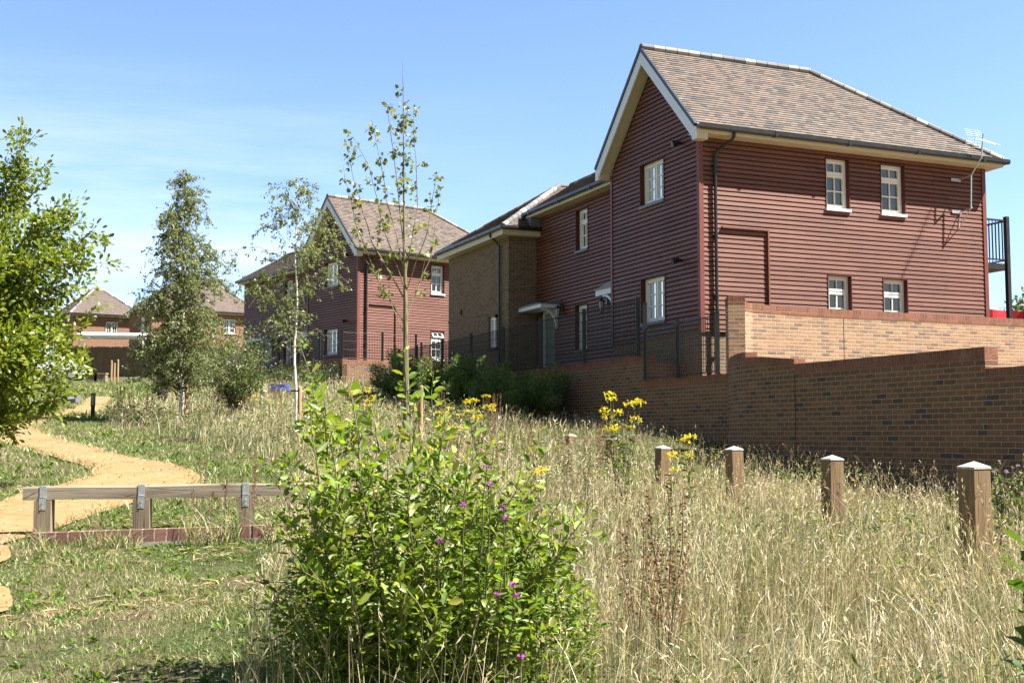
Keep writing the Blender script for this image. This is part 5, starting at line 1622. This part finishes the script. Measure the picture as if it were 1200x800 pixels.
        for f_ in FP:
            q = np.repeat(np.array(f_)[None], 16, 0); K = 16; sd = unit(r_.normal(0,1,(K,3))+np.array([0,0,.6]))
            v, l, t, c = leaf_arrays(q, sd, rand_normals(K,.2), .022, .008, 'small', palette(K, [(.42,.36,.34),(.34,.2,.3),(.5,.46,.4)])); np_mesh('flower_head', v, l, t, M['petal'], c, root)
    thistle(.95, 11, 'green thistle with pale purple heads just beside the biggest bollard', 3.78, 9.2)
    thistle(.8, 12, 'second green thistle, farther from the biggest bollard', 4.2, 9.9)
    thistle(.95, 13, 'grey thistle behind the tall ragwort by the low wall', 1.55, 16.4)
    # tall weed spires near the far house
    for i, px in enumerate((294, 301, 306)):
        Yd = 37.0; x = (px-600)/1389*Yd; root = empty('weed_spire', (x, Yd, g(x, Yd)), 0, 'tall upright green weed spire in the trio before the far dark shrubs', 'weed', 'tall weed spires')
        n = 150; h = 1.5 - .2*i; z = rng.uniform(.2,h,n); a = rng.uniform(0,2*pi,n); sd = np.stack([np.cos(a),np.sin(a),np.full(n,.9)],1)
        m = MB(); m.tube([(0,0,-.05),(0,0,h)], [.01,.004], 5); m.build('stem', M['greenbark'], root)
        v, l, t, c = leaf_arrays(np.stack([0*z,0*z,z],1), sd, rand_normals(n,.3), .11, .03, 'lance', palette(n, [(.10,.13,.06),(.14,.16,.08)])); np_mesh('leaves', v, l, t, M['leaf'], c, root)
    # oak sapling leaning into the right edge
    root = empty('oak_sapling', (1.54, 3.3, g(1.54, 3.3)), 0, 'small oak sapling with large dark lobed leaves before the biggest bollard', 'sapling')
    m = MB(); P, D, S_ = [], [], []
    for tip in ((-.19,.0,1.10),(-.17,.03,1.0),(-.15,-.03,1.05),(-.12,.04,.97),(-.12,-.1,1.2),(.1,.1,1.15),(.15,-.1,1.0),(-.05,.1,.9),(.2,.0,.8),(-.14,0,.93)):
        pts = poly_branch((0,0,.1), np.array(tip)+[.06,0,-.02], 6, .03, .02); m.tube([Vector(p) for p in pts], [.007,.006,.005,.004,.003,.002], 6, False)
        k = 7; q, d = sample_line(pts, np.linspace(.6,.99,k)); a = np.arange(k)*2.4; sd = unit(np.stack([np.cos(a)-.3,np.sin(a),np.full(k,.25)],1)+d*.5); P.append(q); D.append(sd); S_.append(np.full(k,.10)*rng.uniform(.7,1.2,k))
    m.build('stems', M['bark'], root)
    P, D, S_ = map(np.concatenate, (P, D, S_)); v, l, t, c = leaf_arrays(P, D, rand_normals(len(P),.8), S_, S_*.6, 'lobed', palette(len(P), [(.06,.11,.015),(.09,.15,.02)])); np_mesh('leaves', v, l, t, M['leaf'], c, root)
herbs()

# ----------------------------------------------------------------- grass
TALL = [(-1.25,5.4),(-1.9,9.7),(-2.15,12),(-3.1,16.7),(-5.4,20.6),(-8.9,26.0),(-11.3,33),(-11.5,42),(-4,44),(3,30),(5.2,20),(9,12),(8,4),(-.6,4)]
WALLB = [pl(-1.0, 18), pl(-1.0, -2.4), pl(-1.42, -3.2), pl(-1.87, -4.8), pl(-1.87, -15), pl(20, -15), pl(20, 18)]
HOUSEB = [hw2(-1.4, 14.5), hw2(-1.4, -1.3), hw2(12, -1.3), hw2(12, 14.5)]
def vnoise(x, y, s, seed=0):
    return (np.sin(x*s+seed)*np.cos(y*s*1.13-seed*2) + np.sin((x*.7+y*.6)*s*1.9+seed*3) + np.sin((y*.8-x*.5)*s*2.7+seed))/3
def scatter(n, ymin, ymax, xf0, xf1, pad=1.4):
    y = np.sqrt(rng.uniform(ymin**2, ymax**2, n)); x = rng.uniform(0,1,n)
    x0 = xf0*y - pad; x1 = xf1*y + pad
    return x0 + (x1-x0)*x, y
def blades(x, y, h, w, lean, cols, segs=3, wind=None):
    """curved tapering blades as strips"""
    N = len(x); a = rng.uniform(0,2*pi,N); b = rng.uniform(0,2*pi,N)
    if wind is not None: a = np.where(rng.random(N) < .55, wind + rng.normal(0,.6,N), a)
    base = np.stack([x, y, gz(x, y)-.01], 1)
    d = np.stack([np.cos(a), np.sin(a)], 1) * (h*lean)[:,None]
    s = np.stack([np.cos(b), np.sin(b)], 1) * (w/2)[:,None]
    K = segs
    V_ = np.zeros((N, 2*K+1, 3))
    for k in range(K+1):
        f = k/K
        c = base.copy(); c[:,:2] += d*(f**1.8); c[:,2] += h*(f - .28*lean*f*f)
        if k < K:
            wf = 1 - .55*f
            V_[:,2*k] = c; V_[:,2*k,:2] -= s*wf
            V_[:,2*k+1] = c; V_[:,2*k+1,:2] += s*wf
        else: V_[:,2*K] = c
    pat, tot = [], []
    for k in range(K-1): pat += [2*k,2*k+1,2*k+3,2*k+2]; tot.append(4)
    pat += [2*K-2,2*K-1,2*K]; tot.append(3)
    loops = (np.array(pat)[None] + (np.arange(N)*(2*K+1))[:,None]).ravel()
    C = np.repeat(cols, 2*K+1, 0)
    return (V_.reshape(-1,3), loops, np.tile(tot, N), C), V_[:,2*K], V_[:,2*K]-V_[:,2*K-1]
STRAW = [(.52,.425,.25),(.61,.52,.34),(.44,.355,.195),(.66,.585,.44),(.37,.30,.165)]
GREEN = [(.115,.14,.052),(.15,.17,.07),(.195,.20,.095),(.09,.115,.04)]
def off_posts(x, y):
    """thin the grass just in front of the bollards, where it is trodden"""
    r = np.ones(len(x), bool)
    for (bx, by, bz, _) in BOL[3:]:
        k = (np.abs(x - bx*y/by) < .22) & (y > by - 2.2) & (y < by + .25)
        r &= ~(k & (rng.random(len(x)) < .72))
    return r
def tall_grass():
    parts, heads = [], []
    bands = [(4.6, 9, 70000, .42, .0034), (9, 15, 84000, .43, .0048), (15, 26, 66000, .40, .0085), (26, 43, 60000, .33, .013)]
    for (y0, y1, n, h0, w0) in bands:
        x, y = scatter(n, y0, y1, -.40, .46)
        ok = inpoly(x, y, TALL) & ~inpoly(x, y, WALLB) & ~inpoly(x, y, PATHS) & ~inpoly(x, y, HOUSEB)
        edge = vnoise(x, y, 1.3, 2)
        ok &= (rng.random(n) < .60 + .62*edge)
        # trampled thin patch near the nearest bollards
        ok &= ~((np.hypot((x-4.0)/1.3, (y-11.2)/1.0) < 1) & (rng.random(n) < .8))
        ok &= off_posts(x, y)
        x, y = x[ok], y[ok]; N = len(x)
        dry = np.clip(.46 + .42*vnoise(x, y, .5, 1) + .30*vnoise(x, y, 1.7, 4), 0, 1)
        dry = np.where((y > 16) & (x < -2.2), np.clip(dry - .12 + .5*sst(22, 28, y), 0, 1), dry)
        isd = rng.random(N) < dry*.75 + .10
        col = np.where(isd[:,None], palette(N, STRAW, jit=.14), palette(N, GREEN, jit=.18))
        patch = 1 + .22*vnoise(x, y, .8, 6)
        h = h0*(.18 + 1.1*rng.random(N)**1.25)*patch*np.where((y > 13.5) & (x > .3), .66, 1); col = col*(1 + .22*vnoise(x, y, 2.6, 11))[:,None]; h = np.where(isd, h*1.08, h*.82)
        arr, tip, td = blades(x, y, h, w0*rng.uniform(.6,1.3,N), rng.uniform(.05,.85,N)**1.3*(1 + .5*np.clip(vnoise(x, y, 1.1, 21), -.6, 1)), col, 3, wind=vnoise(x, y, .9, 31)*2.6)
        parts.append(arr)
        # seed heads on part of the dry stems
        sel = isd & (rng.random(N) < (.34 if y0 < 15 else .24)); t = tip[sel]; dd = unit(td[sel]); k = len(t)
        for j in range(3 if y0 < 15 else 1):
            q = t + dd*(-.035*j*(w0/.0045)**.5) ; sd = unit(dd + rng.normal(0,.28,(k,3)))
            ln = (.048 if y0 < 15 else .10)*rng.uniform(.6,1.3,k)
            heads.append(leaf_arrays(q - sd*ln[:,None]*.3, sd, rand_normals(k,.0), ln, w0*1.9*rng.uniform(.7,1.3,k), 'small', palette(k, [(.62,.53,.36),(.52,.42,.25),(.68,.60,.45),(.44,.33,.19)], jit=.1)))
    # taller single stems that stand above the rest
    x, y = scatter(4200, 5, 20, -.36, .46); ok = inpoly(x, y, TALL) & ~inpoly(x, y, WALLB) & (vnoise(x, y, 1.1, 17) > -.15) & off_posts(x, y) & off_posts(x, y); x, y = x[ok], y[ok]; N = len(x)
    arr, tip, td = blades(x, y, rng.uniform(.48, .80, N)*np.where(y > 13.5, .75, 1), rng.uniform(.0024, .0042, N), rng.uniform(.05, .5, N), palette(N, [(.46,.36,.22),(.36,.26,.15),(.30,.30,.14),(.58,.49,.33)], jit=.15), 3); parts.append(arr)
    for j in range(6):
        dd = unit(td); q = tip - dd*(.022*j); sd = unit(dd + rng.normal(0,.45,(N,3))); ln = .04*rng.uniform(.5,1.3,N)
        heads.append(leaf_arrays(q, sd, rand_normals(N,.0), ln, .007*rng.uniform(.6,1.3,N), 'small', palette(N, [(.50,.38,.24),(.40,.27,.17),(.60,.50,.35)], jit=.15)))
    v, l, t, c = join(parts); tag(np_mesh('meadow_grass', v, l, t, M['grass'], c), kind='stuff')
    v, l, t, c = join(heads); tag(np_mesh('grass_seed_heads', v, l, t, M['grass'], c), kind='stuff')
tall_grass()
def lawn():
    parts = []
    bands = [(4.6, 9, 110000, .042, .0052), (9, 15, 110000, .046, .0075), (15, 28, 80000, .058, .014), (28, 62, 60000, .12, .035)]
    for (y0, y1, n, h0, w0) in bands:
        x, y = scatter(n, y0, y1, -.47, .05 if y0 < 15 else -.06)
        jx, jy = rng.normal(0, .11, (2, n))
        ok = ~inpoly(x + jx, y + jy, PATHS) & ~inpoly(x, y, WALLB) & ~inpoly(x, y, HOUSEB)
        for p in PATCHES: ok &= ~(inpoly(x, y, p) & (rng.random(n) < .55))
        tall = inpoly(x, y, TALL); ok &= ~(tall & (rng.random(n) < .6))
        dens = .62 + .85*vnoise(x, y, 1.9, 3) if y0 < 15 else .9 + .3*vnoise(x, y, .9, 3)
        ok &= rng.random(n) < dens
        x, y = x[ok], y[ok]; N = len(x)
        dry = np.clip(.10 + .40*vnoise(x, y, 1.1, 5) + (.08 if y0 < 9 else .0), .05, .8); isd = rng.random(N) < dry
        G2 = [(.135,.185,.042),(.175,.22,.06),(.215,.24,.085),(.10,.145,.034)]
        col = np.where(isd[:,None], palette(N, STRAW, jit=.14)*np.array([.80,.78,.74]), palette(N, G2, jit=.18))
        h = h0*rng.uniform(.4,1.6,N)*(1+.6*np.clip(vnoise(x, y, 2.4, 8),0,1))
        arr, _, _ = blades(x, y, h, w0*rng.uniform(.6,1.4,N), rng.uniform(.2,1.3,N), col, 2)
        parts.append(arr)
    E_ = np.array(densify(PATHS, .012, .0)); E_ = E_[(E_[:,1] > 8) & (E_[:,1] < 40)]; keep_ = vnoise(E_[:,0], E_[:,1], 2.3, 5) > -.75; E_ = E_[keep_]
    E_ = np.concatenate([E_, E_]); N = len(E_); xx = E_[:,0] + rng.normal(0,.09,N); yy = E_[:,1] + rng.normal(0,.09,N)
    arr, _, _ = blades(xx, yy, .085*rng.uniform(.4,1.6,N), .010*rng.uniform(.6,1.4,N), rng.uniform(.3,1.3,N), np.where((rng.random(N) < .3)[:,None], palette(N, STRAW), palette(N, [(.10,.155,.030),(.13,.185,.042),(.17,.205,.06)])), 2); parts.append(arr)
    # tufts that lap over the brick edging
    N = 1300; f_ = rng.random(N); k_ = vnoise(f_*9, f_*3, 3.1, 1) > -.1; f_ = f_[k_]; N = len(f_)
    arr, _, _ = blades(-4.0 + 2.2*f_, 9.74 + .42*f_ + rng.normal(0,.06,N), .15*rng.uniform(.4,1.5,N)*(1 + .8*(f_ > .55)), .007*rng.uniform(.6,1.4,N), rng.uniform(.2,1.0,N), np.where((rng.random(N) < .4)[:,None], palette(N, STRAW), palette(N, [(.10,.155,.030),(.13,.185,.042)])), 3); parts.append(arr)
    v, l, t, c = join(parts); tag(np_mesh('lawn_grass', v, l, t, M['grass'], c), kind='stuff')
    # broad-leaved weeds and clover in the lawn and low greenery in the meadow
    parts = []
    for (y0, y1, n, ln0, xf1) in ((4.6, 12, 2300, .05, .0), (12, 26, 700, .085, -.1)):
        x, y = scatter(n, y0, y1, -.46, xf1); ok = ~inpoly(x, y, PATHS) & (vnoise(x, y, 1.5, 9) > -.25) & ~inpoly(x, y, TALL)
        x, y = x[ok], y[ok]; k = 8; X = np.repeat(x, k) + rng.normal(0,.03,len(x)*k); Y = np.repeat(y, k) + rng.normal(0,.03,len(x)*k); N = len(X)
        a = rng.uniform(0,2*pi,N); sd = np.stack([np.cos(a), np.sin(a), rng.uniform(.25,1.3,N)],1); ln = ln0*rng.uniform(.4,1.2,N)*np.repeat(rng.uniform(.5,1.4,len(x)),k)
        parts.append(leaf_arrays(np.stack([X,Y,gz(X,Y)],1), unit(sd), rand_normals(N,.9), ln, ln*.42, 'lobed', palette(N, [(.11,.18,.03),(.15,.215,.045),(.085,.14,.025)], jit=.15)))
    for (y0, y1, n, ln0) in ((4.8, 10, 2600, .05), (10, 20, 4200, .07), (18, 32, 5200, .10)):
        x, y = scatter(n, y0, y1, -.36, .44); ok = inpoly(x, y, TALL) & ~inpoly(x, y, WALLB) & (vnoise(x, y, .9, 7) > (-.1 if y0 < 18 else .0)); x, y = x[ok], y[ok]
        if y0 == 18: m_ = (x < -2) ; x, y = x[m_], y[m_]
        k = 5; X = np.repeat(x, k) + rng.normal(0,.03,len(x)*k); Y = np.repeat(y, k) + rng.normal(0,.03,len(x)*k); N = len(X)
        z = gz(X, Y) + rng.random(N)*.32; a = rng.uniform(0,2*pi,N); sd = np.stack([np.cos(a), np.sin(a), rng.uniform(-.2,1.0,N)],1); ln = ln0*rng.uniform(.4,1.2,N)
        parts.append(leaf_arrays(np.stack([X,Y,z],1), unit(sd), rand_normals(N,.5), ln, ln*.35, 'lance', palette(N, [(.10,.145,.04),(.14,.18,.06),(.18,.20,.085)], jit=.15)))
    v, l, t, c = join(parts); tag(np_mesh('low_weeds', v, l, t, M['leaf'], c), kind='stuff')
    n = 26000; x = rng.uniform(-14, -3, n); y = rng.uniform(9, 30, n); ok = inpoly(x, y, PATHS) & (rng.random(n) < .35 + .5*vnoise(x, y, 1.7, 2)); x, y = x[ok], y[ok]; N = len(x)
    ln = rng.uniform(.010, .030, N); a = rng.uniform(0,2*pi,N)
    v, l, t, c = leaf_arrays(np.stack([x,y,gz(x,y)+.026],1), np.stack([np.cos(a),np.sin(a),rng.uniform(-.3,.5,N)],1), rand_normals(N,.9), ln, ln*.8, 'oval', palette(N, [(.32,.22,.12),(.20,.13,.07),(.42,.34,.24),(.26,.22,.18)], jit=.15))
    tag(np_mesh('path_gravel', v, l, t, M['grass'], c), kind='stuff')
    # straw litter lying on the ground
    x, y = scatter(9000, 4.8, 14, -.46, .1); ok = ~inpoly(x, y, PATHS) & (vnoise(x, y, 1.4, 12) > .0); x, y = x[ok], y[ok]; N = len(x); a = rng.uniform(0,2*pi,N)
    ln = rng.uniform(.03,.16,N); v, l, t, c = leaf_arrays(np.stack([x,y,gz(x,y)+.012],1), np.stack([np.cos(a),np.sin(a),rng.uniform(0,.25,N)],1), rand_normals(N,1.5), ln, rng.uniform(.003,.007,N), 'small', palette(N, [(.50,.40,.26),(.38,.29,.18),(.60,.52,.38)], jit=.15))
    tag(np_mesh('straw_litter', v, l, t, M['grass'], c), kind='stuff')
lawn()

# ----------------------------------------------------------------- light, sky, camera
SUN_EL, SUN_AZ = R(54.5), R(99.0)      # azimuth clockwise from +Y (the view direction)
sd = Vector((sin(SUN_AZ)*cos(SUN_EL), cos(SUN_AZ)*cos(SUN_EL), sin(SUN_EL)))
L = bpy.data.lights.new('sun', 'SUN'); L.energy = 5.0; L.angle = R(.53); L.color = (1.0, .955, .89)
so = bpy.data.objects.new('sun', L); link(so); so.rotation_euler = sd.to_track_quat('Z', 'Y').to_euler(); so.location = (30, 0, 40)

w = bpy.data.worlds.new('World'); sc.world = w; w.use_nodes = True
nt = w.node_tree; nt.nodes.clear()
out = nt.nodes.new('ShaderNodeOutputWorld'); bg = nt.nodes.new('ShaderNodeBackground')
sky = nt.nodes.new('ShaderNodeTexSky'); sky.sky_type = 'NISHITA'; sky.sun_disc = False
sky.sun_elevation = SUN_EL; sky.sun_rotation = SUN_AZ; sky.altitude = 50; sky.air_density = 1.0; sky.dust_density = .35; sky.ozone_density = 1.6
bg.inputs['Strength'].default_value = .052
tc = nt.nodes.new('ShaderNodeTexCoord')
mp = nt.nodes.new('ShaderNodeMapping'); mp.inputs['Scale'].default_value = (2.2, 2.2, 16.0); mp.inputs['Rotation'].default_value = (R(3), R(-4), R(10))
nz = nt.nodes.new('ShaderNodeTexNoise'); nz.inputs['Scale'].default_value = 1.5; nz.inputs['Detail'].default_value = 7; nz.inputs['Roughness'].default_value = .55
sep = nt.nodes.new('ShaderNodeSeparateXYZ')
nt.links.new(tc.outputs['Generated'], mp.inputs[0]); nt.links.new(mp.outputs[0], nz.inputs[0]); nt.links.new(tc.outputs['Generated'], sep.inputs[0])
def mr(v, a, b, c, d):
    n = nt.nodes.new('ShaderNodeMapRange'); nt.links.new(v, n.inputs[0])
    for i, x in enumerate((a, b, c, d)): n.inputs[i+1].default_value = x
    return n.outputs[0]
def mul(a, b):
    n = nt.nodes.new('ShaderNodeMath'); n.operation = 'MULTIPLY'; nt.links.new(a, n.inputs[0])
    if isinstance(b, float): n.inputs[1].default_value = b
    else: nt.links.new(b, n.inputs[1])
    return n.outputs[0]
cl = mul(mr(nz.outputs[0], .38, .62, 0, 1), mr(sep.outputs[2], .30, .15, 0, 1))     # thin cirrus low in the sky
cl = mul(cl, mr(sep.outputs[0], .05, -.28, .0, 1))
mx = nt.nodes.new('ShaderNodeMix'); mx.data_type = 'RGBA'
hz = nt.nodes.new('ShaderNodeMix'); hz.data_type = 'RGBA'; hz.blend_type = 'MULTIPLY'
tint = nt.nodes.new('ShaderNodeMix'); tint.data_type = 'RGBA'
nt.links.new(mr(sep.outputs[1], -.15, .55, 0, 1), tint.inputs[0]); tint.inputs[6].default_value = (.66, .60, .52, 1); tint.inputs[7].default_value = (1.12, 1.20, 1.42, 1)  # invented sky split: dimmer and warmer behind, brighter ahead, to deepen wall shade
hz.inputs[0].default_value = 1.0; nt.links.new(sky.outputs[0], hz.inputs[6]); nt.links.new(tint.outputs[2], hz.inputs[7])
nt.links.new(mul(cl, .48), mx.inputs[0]); nt.links.new(hz.outputs[2], mx.inputs[6]); mx.inputs[7].default_value = (7.6, 8.2, 9.2, 1)
nt.links.new(mx.outputs[2], bg.inputs[0]); nt.links.new(bg.outputs[0], out.inputs[0])

cam = bpy.data.cameras.new('camera'); cam.sensor_width = 36; cam.lens = 1389/1200*36; cam.clip_start = .1; cam.clip_end = 3000
co = bpy.data.objects.new('camera', cam); link(co); co.location = (0, 0, 0); co.rotation_euler = (R(90+4.55), 0, 0)
sc.camera = co
sc.view_settings.view_transform = 'Standard'; sc.view_settings.look = 'None'; sc.view_settings.gamma = 1; sc.view_settings.exposure = 1.85
sc.view_settings.use_curve_mapping = False
sc.cycles.max_bounces = 6; sc.cycles.diffuse_bounces = 3; sc.cycles.transmission_bounces = 4; sc.cycles.use_denoising = True
